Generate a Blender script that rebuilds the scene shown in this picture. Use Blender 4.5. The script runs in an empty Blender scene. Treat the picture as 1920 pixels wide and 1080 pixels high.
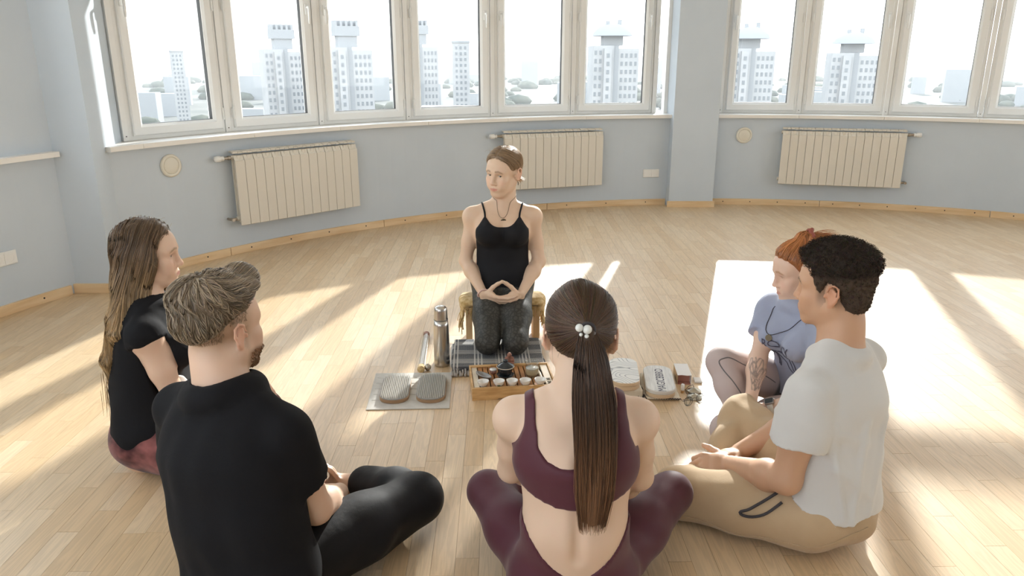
import bpy, math, random
import numpy as np
from mathutils import Vector, Matrix
random.seed(7); RNG = np.random.default_rng(7)
SC = bpy.context.scene; COL = SC.collection
rad = math.radians
# ---------------------------------------------------------------- camera, sky, sun, exposure
cam = bpy.data.cameras.new('camera'); cam.sensor_width = 36.0; cam.lens = 36.0*1421/1920; cam.clip_end = 20000
cam_o = bpy.data.objects.new('camera', cam); COL.objects.link(cam_o)
cam_o.location = (0, 0, 1.4); cam_o.rotation_euler = (rad(90-17.02), 0, 0); SC.camera = cam_o
SC.view_settings.view_transform = 'Standard'; SC.view_settings.look = 'None'
SC.view_settings.gamma = 1.0; SC.view_settings.use_curve_mapping = False
SC.view_settings.exposure = -0.22
SC.cycles.use_denoising = True; SC.cycles.max_bounces = 10; SC.cycles.diffuse_bounces = 5
SC.cycles.transparent_max_bounces = 24; SC.cycles.volume_bounces = 0
SC.cycles.caustics_reflective = False; SC.cycles.caustics_refractive = False
W = bpy.data.worlds.new('sky'); SC.world = W; W.use_nodes = True
wn, wl = W.node_tree.nodes, W.node_tree.links
bg = wn['Background']; geo = wn.new('ShaderNodeNewGeometry'); sep = wn.new('ShaderNodeSeparateXYZ')
ramp = wn.new('ShaderNodeValToRGB')
wl.new(geo.outputs['Incoming'], sep.inputs[0])
neg = wn.new('ShaderNodeMath'); neg.operation = 'MULTIPLY'; neg.inputs[1].default_value = -1
wl.new(sep.outputs['Z'], neg.inputs[0]); wl.new(neg.outputs[0], ramp.inputs[0])
ramp.color_ramp.elements[0].position = 0.0; ramp.color_ramp.elements[0].color = (1.0, 0.99, 0.97, 1)
ramp.color_ramp.elements[1].position = 0.7; ramp.color_ramp.elements[1].color = (0.72, 0.82, 0.95, 1)
wl.new(ramp.outputs[0], bg.inputs['Color']); bg.inputs['Strength'].default_value = 5.0
SUN_AZ, SUN_EL = 16.0, 21.6
sun = bpy.data.lights.new('sun', 'SUN'); sun.energy = 10.5; sun.angle = rad(1.1); sun.color = (1.0, 0.965, 0.925)
sun_o = bpy.data.objects.new('sun', sun); COL.objects.link(sun_o)
sd = Vector((math.sin(rad(SUN_AZ))*math.cos(rad(SUN_EL)), math.cos(rad(SUN_AZ))*math.cos(rad(SUN_EL)), math.sin(rad(SUN_EL))))
sun_o.rotation_euler = sd.to_track_quat('Z', 'Y').to_euler(); sun_o.location = sd*30

# ---------------------------------------------------------------- helpers
def new_mat(name, color=(.5, .5, .5), rough=.5, **kw):
    m = bpy.data.materials.new(name); m.use_nodes = True
    b = m.node_tree.nodes['Principled BSDF']
    b.inputs['Base Color'].default_value = (*color, 1); b.inputs['Roughness'].default_value = rough
    for k, v in kw.items():
        b.inputs[k].default_value = v
    return m
def nodes(m):
    return m.node_tree.nodes, m.node_tree.links, m.node_tree.nodes['Principled BSDF']
def tint(m, c1, c2, scale=8, stretch=(1, 1, 1), coord='Object', detail=4, lo=.35, hi=.65, bump=0, bdist=.001):
    n, l, b = nodes(m)
    tc = n.new('ShaderNodeTexCoord'); mp = n.new('ShaderNodeMapping'); mp.inputs['Scale'].default_value = stretch
    nz = n.new('ShaderNodeTexNoise'); nz.inputs['Scale'].default_value = scale; nz.inputs['Detail'].default_value = detail
    cr = n.new('ShaderNodeValToRGB'); cr.color_ramp.elements[0].position = lo; cr.color_ramp.elements[1].position = hi
    cr.color_ramp.elements[0].color = (*c1, 1); cr.color_ramp.elements[1].color = (*c2, 1)
    l.new(tc.outputs[coord], mp.inputs[0]); l.new(mp.outputs[0], nz.inputs['Vector'])
    l.new(nz.outputs['Fac'], cr.inputs[0]); l.new(cr.outputs[0], b.inputs['Base Color'])
    if bump:
        bp = n.new('ShaderNodeBump'); bp.inputs['Strength'].default_value = bump; bp.inputs['Distance'].default_value = bdist
        l.new(nz.outputs['Fac'], bp.inputs['Height']); l.new(bp.outputs[0], b.inputs['Normal'])
    return m
def fine_bump(m, scale=900, strength=.25, dist=.0006):
    n, l, b = nodes(m)
    tc = n.new('ShaderNodeTexCoord'); nz = n.new('ShaderNodeTexNoise'); nz.inputs['Scale'].default_value = scale
    bp = n.new('ShaderNodeBump'); bp.inputs['Strength'].default_value = strength; bp.inputs['Distance'].default_value = dist
    l.new(tc.outputs['Object'], nz.inputs['Vector']); l.new(nz.outputs['Fac'], bp.inputs['Height']); l.new(bp.outputs[0], b.inputs['Normal'])
    return m
def tag(o, label=None, cat=None, group=None, kind=None):
    if label: o['label'] = label
    if cat: o['category'] = cat
    if group: o['group'] = group
    if kind: o['kind'] = kind
    return o
def empty(name, loc=(0, 0, 0), rz=0, **kw):
    o = bpy.data.objects.new(name, None); COL.objects.link(o); o.empty_display_size = .05
    o.location = loc; o.rotation_euler = (0, 0, rz); tag(o, **kw); return o
def mesh_np(name, V, F, mat, parent=None, smooth=True, attr=None, loc=None):
    """V (n,3); F (m,k) all the same corner count"""
    V = np.asarray(V, np.float32); F = np.asarray(F, np.int32); me = bpy.data.meshes.new(name); k = F.shape[1]
    me.vertices.add(len(V)); me.vertices.foreach_set('co', V.ravel())
    me.loops.add(F.size); me.loops.foreach_set('vertex_index', F.ravel())
    me.polygons.add(len(F)); me.polygons.foreach_set('loop_start', np.arange(0, F.size, k, dtype=np.int32))
    me.update(calc_edges=True)
    if smooth: me.polygons.foreach_set('use_smooth', np.ones(len(F), bool))
    if attr is not None:
        a = me.attributes.new('col', 'FLOAT_COLOR', 'POINT')
        c = np.ones((len(V), 4), np.float32); c[:, :3] = attr; a.data.foreach_set('color', c.ravel())
    if mat: me.materials.append(mat)
    o = bpy.data.objects.new(name, me); COL.objects.link(o)
    if parent: o.parent = parent
    if loc is not None: o.location = loc
    return o
CX, CY, RW = 1.915, 2.456, 4.951
def pol(a, r, z=0.0):
    return Vector((CX + r*math.sin(rad(a)), CY + r*math.cos(rad(a)), z))
class MB:
    def __init__(s): s.v = []; s.f = []; s.sm = []
    def add(s, vs, fs, M=None, smooth=False):
        b = len(s.v)
        for p in vs:
            p = Vector(p); s.v.append(tuple(M @ p) if M is not None else tuple(p))
        for f in fs: s.f.append(tuple(i+b for i in f)); s.sm.append(smooth)
        return s
    def box(s, lo, hi, M=None, bev=0):
        x0, y0, z0 = lo; x1, y1, z1 = hi
        if bev <= 0:
            v = [(x, y, z) for z in (z0, z1) for y in (y0, y1) for x in (x0, x1)]
            return s.add(v, [(0, 2, 3, 1), (4, 5, 7, 6), (0, 1, 5, 4), (2, 6, 7, 3), (0, 4, 6, 2), (1, 3, 7, 5)], M)
        return s.prism([(x0, y0), (x1, y0), (x1, y1), (x0, y1)], z0, z1, M, bev)
    def prism(s, pts, z0, z1, M=None, bev=0, smooth=False):
        """closed outline (ccw) extruded in z, optional chamfer of the top and bottom rims"""
        n = len(pts); c = Vector((sum(p[0] for p in pts)/n, sum(p[1] for p in pts)/n))
        def ring(z, ins):
            out = []
            for i, p in enumerate(pts):
                if ins:
                    a = Vector(pts[i-1][:2]); b = Vector(p[:2]); d = Vector(pts[(i+1) % n][:2])
                    e1 = (b-a).normalized(); e2 = (d-b).normalized()
                    n1 = Vector((-e1.y, e1.x)); n2 = Vector((-e2.y, e2.x)); m = (n1+n2)
                    m = m/max(m.length_squared, 1e-6)*2 if m.length > 1e-4 else n1
                    q = b + m*ins; out.append((q.x, q.y, z))
                else: out.append((p[0], p[1], z))
            return out
        rings = [ring(z0, 0), ring(z1, 0)] if bev <= 0 else [ring(z0, bev), ring(z0+bev, 0), ring(z1-bev, 0), ring(z1, bev)]
        v = [p for r in rings for p in r]; f = [tuple(range(n))[::-1], tuple(range((len(rings)-1)*n, len(rings)*n))]
        s.add(v, f, M, False); v2 = []; f2 = []
        for k in range(len(rings)-1):
            for i in range(n):
                j = (i+1) % n; f2.append((k*n+i, k*n+j, (k+1)*n+j, (k+1)*n+i))
        b = len(s.v)-len(v)
        for q in f2: s.f.append(tuple(i+b for i in q)); s.sm.append(smooth)
        return s
    def lathe(s, prof, n=24, M=None, smooth=True, a0=0, a1=360):
        """prof: (r, z) from bottom to top, about local z"""
        v = []; f = []; full = abs(a1-a0-360) < 1e-6; m = n if full else n+1
        for r, z in prof:
            for i in range(m):
                a = rad(a0+(a1-a0)*i/n); v.append((r*math.cos(a), r*math.sin(a), z))
        for k in range(len(prof)-1):
            for i in range(n):
                j = (i+1) % m; f.append((k*m+i, k*m+j, (k+1)*m+j, (k+1)*m+i))
        return s.add(v, f, M, smooth)
    def cyl(s, a, b, r0, r1=None, n=12, caps=True, smooth=True):
        r1 = r0 if r1 is None else r1; a = Vector(a); b = Vector(b); d = b-a
        M = Matrix.Translation(a) @ d.to_track_quat('Z', 'Y').to_matrix().to_4x4(); L = d.length
        v = []; f = []
        for r, z in ((r0, 0), (r1, L)):
            for i in range(n): v.append((r*math.cos(2*math.pi*i/n), r*math.sin(2*math.pi*i/n), z))
        for i in range(n): f.append((i, (i+1) % n, n+(i+1) % n, n+i))
        s.add(v, f, M, smooth)
        if caps: s.add(v, [tuple(range(n))[::-1], tuple(range(n, 2*n))], M, False)
        return s
    def tube(s, pts, r, n=8, closed=False):
        P = [Vector(p) for p in pts]; m = len(P); v = []; f = []; up = None
        for i, p in enumerate(P):
            t = (P[(i+1) % m]-P[i-1]) if closed else (P[min(i+1, m-1)]-P[max(i-1, 0)])
            t = t.normalized() if t.length > 1e-9 else Vector((0, 0, 1))
            if up is None: up = t.orthogonal().normalized()
            up = (up - t*up.dot(t)); up = up.normalized() if up.length > 1e-6 else t.orthogonal().normalized()
            w = t.cross(up); ri = r[i] if hasattr(r, '__len__') else r
            for k in range(n):
                a = 2*math.pi*k/n; v.append(p + up*(ri*math.cos(a)) + w*(ri*math.sin(a)))
        for i in range(m if closed else m-1):
            for k in range(n):
                j = (i+1) % m; f.append((i*n+k, i*n+(k+1) % n, j*n+(k+1) % n, j*n+k))
        if not closed: f += [tuple(range(n))[::-1], tuple(range((m-1)*n, m*n))]
        return s.add(v, f, None, True)
    def arc(s, r0, r1, a0, a1, z0, z1, step=1.5):
        n = max(2, int(abs(a1-a0)/step)+1); v = []; f = []
        for i in range(n+1):
            a = a0+(a1-a0)*i/n
            for r, z in ((r0, z0), (r0, z1), (r1, z1), (r1, z0)): v.append(pol(a, r, z))
        for i in range(n):
            for k in range(4): f.append((4*i+k, 4*i+(k+1) % 4, 4*i+4+(k+1) % 4, 4*i+4+k))
        f += [(3, 2, 1, 0), (4*n, 4*n+1, 4*n+2, 4*n+3)]
        return s.add(v, f)
    def sphere(s, c, r, n=10, M=None, sc=(1, 1, 1)):
        pr = [(max(1e-5, math.sin(math.pi*k/n)), -math.cos(math.pi*k/n)) for k in range(n+1)]
        T = Matrix.Translation(Vector(c)) @ Matrix.Diagonal((r*sc[0], r*sc[1], r*sc[2], 1))
        return s.lathe(pr, 2*n, (M @ T) if M is not None else T)
    def build(s, name, mat, parent=None, loc=None, rot=None):
        me = bpy.data.meshes.new(name); me.from_pydata(s.v, [], s.f)
        me.polygons.foreach_set('use_smooth', s.sm); me.materials.append(mat) if mat else None
        me.update(); o = bpy.data.objects.new(name, me); COL.objects.link(o)
        if parent: o.parent = parent
        if loc is not None: o.location = loc
        if rot is not None: o.rotation_euler = rot
        return o
def rrect(w, d, r, n=5):
    out = []
    for cx, cy, a0 in ((w/2-r, -d/2+r, -90), (w/2-r, d/2-r, 0), (-w/2+r, d/2-r, 90), (-w/2+r, -d/2+r, 180)):
        for i in range(n+1):
            a = rad(a0+90*i/n); out.append((cx+r*math.cos(a), cy+r*math.sin(a)))
    return out
def rotz(a, loc=(0, 0, 0)): return Matrix.Translation(Vector(loc)) @ Matrix.Rotation(a, 4, 'Z')
def copy_tree(o, parent=None):
    c = o.copy(); COL.objects.link(c)
    if parent: c.parent = parent
    for ch in list(o.children): copy_tree(ch, c)
    return c

# ---------------------------------------------------------------- materials of the room
M_wall = tint(new_mat('painted wall', rough=.85), (.555, .62, .685), (.58, .645, .71), 3, bump=.05, bdist=.002)
M_ceil = new_mat('white ceiling', (.82, .82, .80), .9)
M_frame = new_mat('white window profile', (.80, .80, .78), .35)
M_gask = new_mat('dark gasket', (.06, .06, .06), .7)
M_sill = new_mat('window sill', (.82, .80, .76), .4)
M_rad = new_mat('radiator enamel', (.70, .66, .58), .4)
M_ivory = new_mat('ivory plastic', (.74, .71, .62), .45)
M_brass = new_mat('nickel fitting', (.42, .37, .31), .35, Metallic=.9)
M_screw = new_mat('dark screw', (.05, .04, .035), .5, Metallic=.4)
M_base = tint(new_mat('baseboard pine', rough=.45), (.70, .49, .27), (.80, .61, .38), 3, (1, 1, 9), detail=5)
M_socket = new_mat('socket white', (.82, .82, .80), .4)
M_sockd = new_mat('socket recess', (.35, .34, .33), .6)
M_glass = bpy.data.materials.new('window glass'); M_glass.use_nodes = True
_n, _l = M_glass.node_tree.nodes, M_glass.node_tree.links; _n.remove(_n['Principled BSDF'])
_t = _n.new('ShaderNodeBsdfTransparent'); _t.inputs[0].default_value = (.97, .985, .98, 1)
_g = _n.new('ShaderNodeBsdfGlossy'); _g.inputs['Roughness'].default_value = .03
_f = _n.new('ShaderNodeFresnel'); _gg = _n.new('ShaderNodeNewGeometry'); _mr = _n.new('ShaderNodeMapRange')
_mr.inputs[3].default_value = 1.45; _mr.inputs[4].default_value = 1/1.45; _l.new(_gg.outputs['Backfacing'], _mr.inputs[0]); _l.new(_mr.outputs[0], _f.inputs['IOR'])
_q = _n.new('ShaderNodeMath'); _q.operation = 'MULTIPLY'; _q.inputs[1].default_value = .35; _l.new(_f.outputs[0], _q.inputs[0]); _x = _n.new('ShaderNodeMixShader'); _l.new(_q.outputs[0], _x.inputs[0]); _l.new(_t.outputs[0], _x.inputs[1]); _l.new(_g.outputs[0], _x.inputs[2])
_l.new(_x.outputs[0], _n['Material Output'].inputs[0])
# parquet: tone per strip from a face attribute (joined strips) or the object's own random value, plus long grain
M_floor = new_mat('ash parquet', rough=.42)
n, l, b = nodes(M_floor)
at = n.new('ShaderNodeAttribute'); at.attribute_name = 'rnd'; oi = n.new('ShaderNodeObjectInfo')
ad = n.new('ShaderNodeMath'); ad.operation = 'ADD'; fr = n.new('ShaderNodeMath'); fr.operation = 'FRACT'
l.new(at.outputs['Fac'], ad.inputs[0]); l.new(oi.outputs['Random'], ad.inputs[1]); l.new(ad.outputs[0], fr.inputs[0])
cr = n.new('ShaderNodeValToRGB'); e = cr.color_ramp.elements
e[0].color = (.62, .435, .245, 1); e[1].color = (.70, .535, .345, 1); k = e.new(.5); k.color = (.66, .485, .295, 1)
l.new(fr.outputs[0], cr.inputs[0])
ge = n.new('ShaderNodeNewGeometry'); cb = n.new('ShaderNodeCombineXYZ'); mu = n.new('ShaderNodeMath'); mu.operation = 'MULTIPLY'; mu.inputs[1].default_value = 37
l.new(fr.outputs[0], mu.inputs[0]); l.new(mu.outputs[0], cb.inputs[1]); l.new(mu.outputs[0], cb.inputs[0])
va = n.new('ShaderNodeVectorMath'); va.operation = 'ADD'; l.new(ge.outputs['Position'], va.inputs[0]); l.new(cb.outputs[0], va.inputs[1])
mp = n.new('ShaderNodeMapping'); mp.inputs['Scale'].default_value = (16, 1.1, 1); l.new(va.outputs[0], mp.inputs[0])
nz = n.new('ShaderNodeTexNoise'); nz.inputs['Scale'].default_value = 1.6; nz.inputs['Detail'].default_value = 3; nz.inputs['Distortion'].default_value = .6
l.new(mp.outputs[0], nz.inputs['Vector'])
wv = n.new('ShaderNodeMath'); wv.operation = 'MULTIPLY'; wv.inputs[1].default_value = 52; l.new(nz.outputs['Fac'], wv.inputs[0])
si = n.new('ShaderNodeMath'); si.operation = 'SINE'; l.new(wv.outputs[0], si.inputs[0])
mr = n.new('ShaderNodeMapRange'); mr.inputs[1].default_value = -1; mr.inputs[2].default_value = 1; mr.inputs[3].default_value = .90; mr.inputs[4].default_value = 1.03
l.new(si.outputs[0], mr.inputs[0])
mx = n.new('ShaderNodeVectorMath'); mx.operation = 'SCALE'; l.new(cr.outputs[0], mx.inputs[0]); l.new(mr.outputs[0], mx.inputs['Scale'])
l.new(mx.outputs[0], b.inputs['Base Color'])
b.inputs['Coat Weight'].default_value = .25; b.inputs['Coat Roughness'].default_value = .28
M_joint = new_mat('floor joints', (.22, .14, .08), .8)

# ---------------------------------------------------------------- room shell
S = dict(kind='structure')
floor = tag(MB().lathe([(0.001, -.012), (RW+.4, -.012)], 64, Matrix.Translation((CX, CY, 0))).lathe([(RW+.4, -.03), (.001, -.03)], 64, Matrix.Translation((CX, CY, 0))).build('floor', M_joint),
            'pale ash strip parquet floor with satin varnish', 'floor', **S)
tag(MB().lathe([(0.001, 3.1), (RW+.4, 3.1)], 64, Matrix.Translation((CX, CY, 0))).lathe([(RW+.4, 3.2), (.001, 3.2)], 64, Matrix.Translation((CX, CY, 0))).build('ceiling', M_ceil),
    'plain white ceiling of the round room', 'ceiling', **S)
SZ = .838   # underside of the sills
wb = MB(); TH = .36
for a0, a1 in ((-62.9, -4.0), (.2, 62)):
    wb.arc(RW, RW+TH, a0, a1, 0, SZ); wb.arc(RW, RW+TH, a0, a1, 2.72, 3.1)
tag(wb.build('wall_back', M_wall), 'pale blue curved wall under the long row of windows', 'wall', **S)
RL = 5.035
wl_ = MB(); wl_.arc(RL, RL+TH, -112, -66.2, 0, SZ); wl_.arc(RL, RL+TH, -112, -66.2, 2.72, 3.1)
# reveal beside the left window
wl_.arc(RL, RL+TH, -70.0, -66.2, SZ, 2.72)
tag(wl_.build('wall_left', M_wall), 'pale blue wall beside the left pilaster with a double socket', 'wall', **S)
wr = MB()
wr.arc(RW, RW+TH, 62, 248, 0, SZ, 4); wr.arc(RW, RW+TH, 62, 248, 2.72, 3.1, 4)
wr.arc(RW, RW+TH, 114, 206, SZ, 2.72, 3)
for a in (62, 80, 98, 222, 247): wr.arc(RW, RW+TH, a-1.5, a+1.5, SZ, 2.72, 3)
tag(wr.build('wall_rear', M_wall), 'pale blue wall behind the viewer', 'wall', **S)
# pilasters
M1_ = MB(); M1_.prism([(1.516, 7.262), (1.94, 7.262), (1.957, 7.80), (1.497, 7.80)], 0, 3.1)
tag(M1_.build('pillar', M_wall), 'pale blue pillar between the two window groups', 'pillar', **S)
M2_ = MB(); M2_.prism([(-2.694, 4.483), (-2.462, 4.483), (-2.50, 4.80), (-2.58, 5.2), (-3.0, 4.9)], 0, 3.1)
tag(M2_.build('pillar', M_wall), 'pale blue pillar beside the long haired woman, left end of the windows', 'pillar', **S)

# parquet strips
def strips():
    out = []; az = rad(-1.0); ux = Vector((math.cos(az), -math.sin(az), 0)); uy = Vector((math.sin(az), math.cos(az), 0))
    w = .0685; o = Vector((CX, CY, 0)); r = random.Random(3)
    k0 = int(5.2/w)
    for i in range(-k0, k0+1):
        y = -5.2 - r.random()*.5
        while y < 5.2:
            L = r.uniform(.30, .56); c = o + ux*(i*w) + uy*(y+L/2)
            if (c-o).length < RW+.22 and c.y > -1.6:
                gap = .0009 if (i % 3) else .0006
                out.append((c, w-gap, L-.0012))
            y += L
    return out, ux, uy
ST, ux, uy = strips()
def shown(c):
    d = c.y*.9562+1.4*.2927; u = 960+1421*c.x/d if d > .2 else -9e9; v = 540+1421*(1.4*.9562-c.y*.2927)/d if d > .2 else 9e9
    return (1/d/d) if (-40 < u < 1960 and 380 < v < 1110) else 0
ST.sort(key=lambda t: -shown(t[0])*t[1]*t[2])
pk = MB(); ch = .004
pk.box((-.5, -.5, -.012), (.5, .5, 0))
p0 = pk.build('plank', M_floor, floor)
for i, (c, w, L) in enumerate(ST[:300]):
    p = p0 if i == 0 else p0.copy()
    if i: COL.objects.link(p)
    p.location = c; p.scale = (w, L, 1); p.rotation_euler = (0, 0, rad(1.0))
rest = MB(); rr = []
for c, w, L in ST[300:]:
    M = Matrix.Translation(c) @ Matrix.Rotation(rad(1.0), 4, 'Z') @ Matrix.Diagonal((w, L, 1, 1))
    rest.add(pk.v, pk.f, M); rr += [random.random()]*6
ro = rest.build('plank_field', M_floor, floor); tag(ro, kind='stuff')
a_ = ro.data.attributes.new('rnd', 'FLOAT', 'FACE'); a_.data.foreach_set('value', rr)

# baseboards: boards with their screws
def baseboard(name, segs, label, r=None):
    root = empty(name, (0, 0, 0), kind='structure', label=label, cat='baseboard')
    for s in segs:
        if s[0] == 'arc':
            _, a0, a1, rr_, nsc = s
            MB().arc(rr_-.018, rr_, a0+.03, a1-.03, 0.0005, .058).build('board', M_base, root)
            for i in range(nsc):
                a = a0+(a1-a0)*(i+.5)/nsc; MB().cyl(pol(a, rr_-.0205, .032), pol(a, rr_-.012, .032), .0055, n=10).build('screw', M_screw, root)
        else:
            _, p, q = s
            p, q = Vector(p), Vector(q); d = (q-p); nrm = Vector((d.y, -d.x)).normalized()*.018
            MB().prism([p+nrm, q+nrm, q, p], 0.0005, .058).build('board', M_base, root)
    return root
baseboard('baseboard_back', [('arc', -62.5, -53.6, RW, 2), ('arc', -53.6, -37.6, RW, 4), ('arc', -37.6, -18.7, RW, 4), ('arc', -18.7, -4.75, RW, 3),
                             ('arc', .35, 12.5, RW, 4), ('arc', 12.5, 29.3, RW, 6), ('arc', 29.3, 46, RW, 4)],
          'light wood baseboard with dark screws along the curved wall')
baseboard('baseboard_left', [('arc', -100, -84, RL, 3), ('arc', -84, -66.7, RL, 4), ('s', (-2.70, 4.483), (-2.455, 4.483))], 'light wood baseboard under the left socket and pillar')
baseboard('baseboard_center', [('s', (1.50, 7.262), (1.956, 7.262))], 'short light wood baseboard at the foot of the pillar between the windows')

# sills, made of boards
def sill(name, cuts, r0, r1, label, z=SZ):
    root = empty(name, kind='structure', label=label, cat='sill')
    for a0, a1 in zip(cuts, cuts[1:]):
        MB().arc(r0, r1, a0+.015, a1-.015, z, z+.03).build('sill_board', M_sill, root)
sill('trim_1', [-63.2, -60.5, -50.6, -42, -32.5, -23.5, -14.5, -3.9], RW-.065, RW+.2, 'white sill under the six window bays')
sill('trim_2', [.15, 9.2, 17.9, 26.8, 36, 46, 60], RW-.065, RW+.2, 'white sill under the windows right of the pillar')
sill('trim_3', [-112, -90, -66.3], RL-.065, RL+.25, 'white sill under the far left window')

# window bays
ZB, ZT = .868, 2.072
def ring(mb, x0, x1, z0, z1, w, y0, y1, bev=.006):
    """rectangular frame in local xz, of width w, between depths y0 (room side) and y1"""
    o = [(x0, z0), (x1, z0), (x1, z1), (x0, z1)]; i = [(x0+w, z0+w), (x1-w, z0+w), (x1-w, z1-w), (x0+w, z1-w)]
    ob = [(x0+bev, z0+bev), (x1-bev, z0+bev), (x1-bev, z1-bev), (x0+bev, z1-bev)]; ib = [(x0+w-bev*1.6, z0+w-bev*1.6), (x1-w+bev*1.6, z0+w-bev*1.6), (x1-w+bev*1.6, z1-w+bev*1.6), (x0+w-bev*1.6, z1-w+bev*1.6)]
    v = [(x, y1, z) for x, z in o] + [(x, y0+bev, z) for x, z in o] + [(x, y0, z) for x, z in ob] + [(x, y0, z) for x, z in ib] + [(x, y0+bev*1.6, z) for x, z in i] + [(x, y1, z) for x, z in i]
    f = []
    for k in range(6):
        m = (k+1) % 6
        for q in range(4):
            t = (q+1) % 4; f.append((4*k+q, 4*k+t, 4*m+t, 4*m+q))
    mb.add(v, f)
WN = [0]
def bay(a0, a1, r, handle, label, lower=True):
    WN[0] += 1
    A = pol(a0, r); B = pol(a1, r); d = B-A; L = d.length; ang = math.atan2(d.y, d.x)
    root = empty('window_%d' % WN[0], A, ang, kind='structure', label=label, cat='window')
    fm = MB(); x0, x1 = .022, L-.022
    ring(fm, x0, x1, ZB, ZT, .05, .0, .105, .004); ring(fm, x0, x1, ZT+.012, 2.72, .05, .0, .105, .004)
    fm.box((x0, .002, ZT-.002), (x1, .07, ZT+.014)); fm.build('frame', M_frame, root)
    sm = MB(); ring(sm, x0+.028, x1-.028, ZB+.028, ZT-.028, .066, -.022, .05, .007)
    ring(sm, x0+.086, x1-.086, ZB+.086, ZT-.086, .014, -.012, .03, .004); sm.build('sash', M_frame, root)
    gk = MB(); ring(gk, x0+.0985, x1-.0985, ZB+.0985, ZT-.0985, .004, -.002, .03, .001); gk.build('gasket', M_gask, root)
    MB().box((x0+.095, .016, ZB+.095), (x1-.095, .022, ZT-.095)).build('pane', M_glass, root)
    MB().box((x0+.045, .03, ZT+.05), (x1-.045, .036, 2.68)).build('pane', M_glass, root)
    hx = x1-.058 if handle > 0 else x0+.058; gx = x0+.024 if handle > 0 else x1-.024
    h = MB(); h.box((hx-.014, -.034, 1.70), (hx+.014, -.020, 1.78), bev=.004); h.cyl((hx, -.034, 1.755), (hx, -.062, 1.755), .009)
    h.tube([(hx, -.06, 1.76), (hx, -.064, 1.73), (hx, -.062, 1.68), (hx, -.058, 1.635)], [.010, .0105, .010, .007], 8); h.build('handle', M_frame, root)
    for z in (1.70, .96):
        g = MB(); g.cyl((gx, -.026, z), (gx, -.026, z+.085), .0065, n=10); g.box((gx-.008, -.022, z+.01), (gx+.008, .0, z+.075)); g.build('hinge', M_frame, root)
    # post at the left joint of the bay
    ps = MB(); ps.box((-.020, -.010, ZB), (.020, .11, 2.72), bev=.004); ps.build('post', M_frame, root)
    sg = MB(); sg.cyl((0, -.012, ZB+.03), (0, -.008, ZB+.03), .004, n=8); sg.build('screw', M_screw, root)
    return root
RP = RW+.165
PL = [-60.05, -51.33, -42.41, -33.38, -24.16, -15.19, -6.08]
nm = ['leftmost of the six bays left of the pillar, wide white casement', 'second window bay from the left pillar, tower behind its right edge', 'third window bay from the left pillar, a whole crowned tower in view',
      'fourth window bay from the left pillar, above the kneeling woman', 'fifth window bay from the left pillar, low hazy land in view', 'sixth window bay, next to the pillar, tower with winged roof in view']
for i in range(6): bay(PL[i], PL[i+1], RP, -1 if i % 2 == 0 else 1, nm[i])
PR = [1.26, 9.59, 18.28, 26.97, 35.6, 44.3, 53]
nr = ['first window bay right of the pillar', 'second window bay right of the pillar, tower with winged roof in view', 'third window bay right of the pillar, low houses in view', 'fourth window bay right of the pillar, cut by the picture edge',
      'fifth window bay right of the pillar', 'sixth window bay right of the pillar']
for i in range(6): bay(PR[i], PR[i+1], RP, -1 if i % 2 == 0 else 1, nr[i])
PF = [-106.9, -98.1, -89.3, -80.5, -71.7]
for i in range(4): bay(PF[i], PF[i+1], RL+.165, 1 if i % 2 else -1, ['fourth', 'third', 'second', 'first'][i]+' window bay of the far left wall, counted from the pillar')
# end posts and the narrow fixed lights beside the pillars
ed = empty('trim_4', kind='structure', label='white end posts of the window rows', cat='window post')
for a, r in ((PL[-1], RP), (PR[-1], RP), (-71.7, RL+.165), (-70.9, RL+.165), (-4.75, RP), (.9, RP)):
    p = pol(a, r); MB().box((-.020, -.012, ZB), (.020, .08, 2.72), rotz(-rad(a), p), bev=.004).build('post', M_frame, ed)
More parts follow.
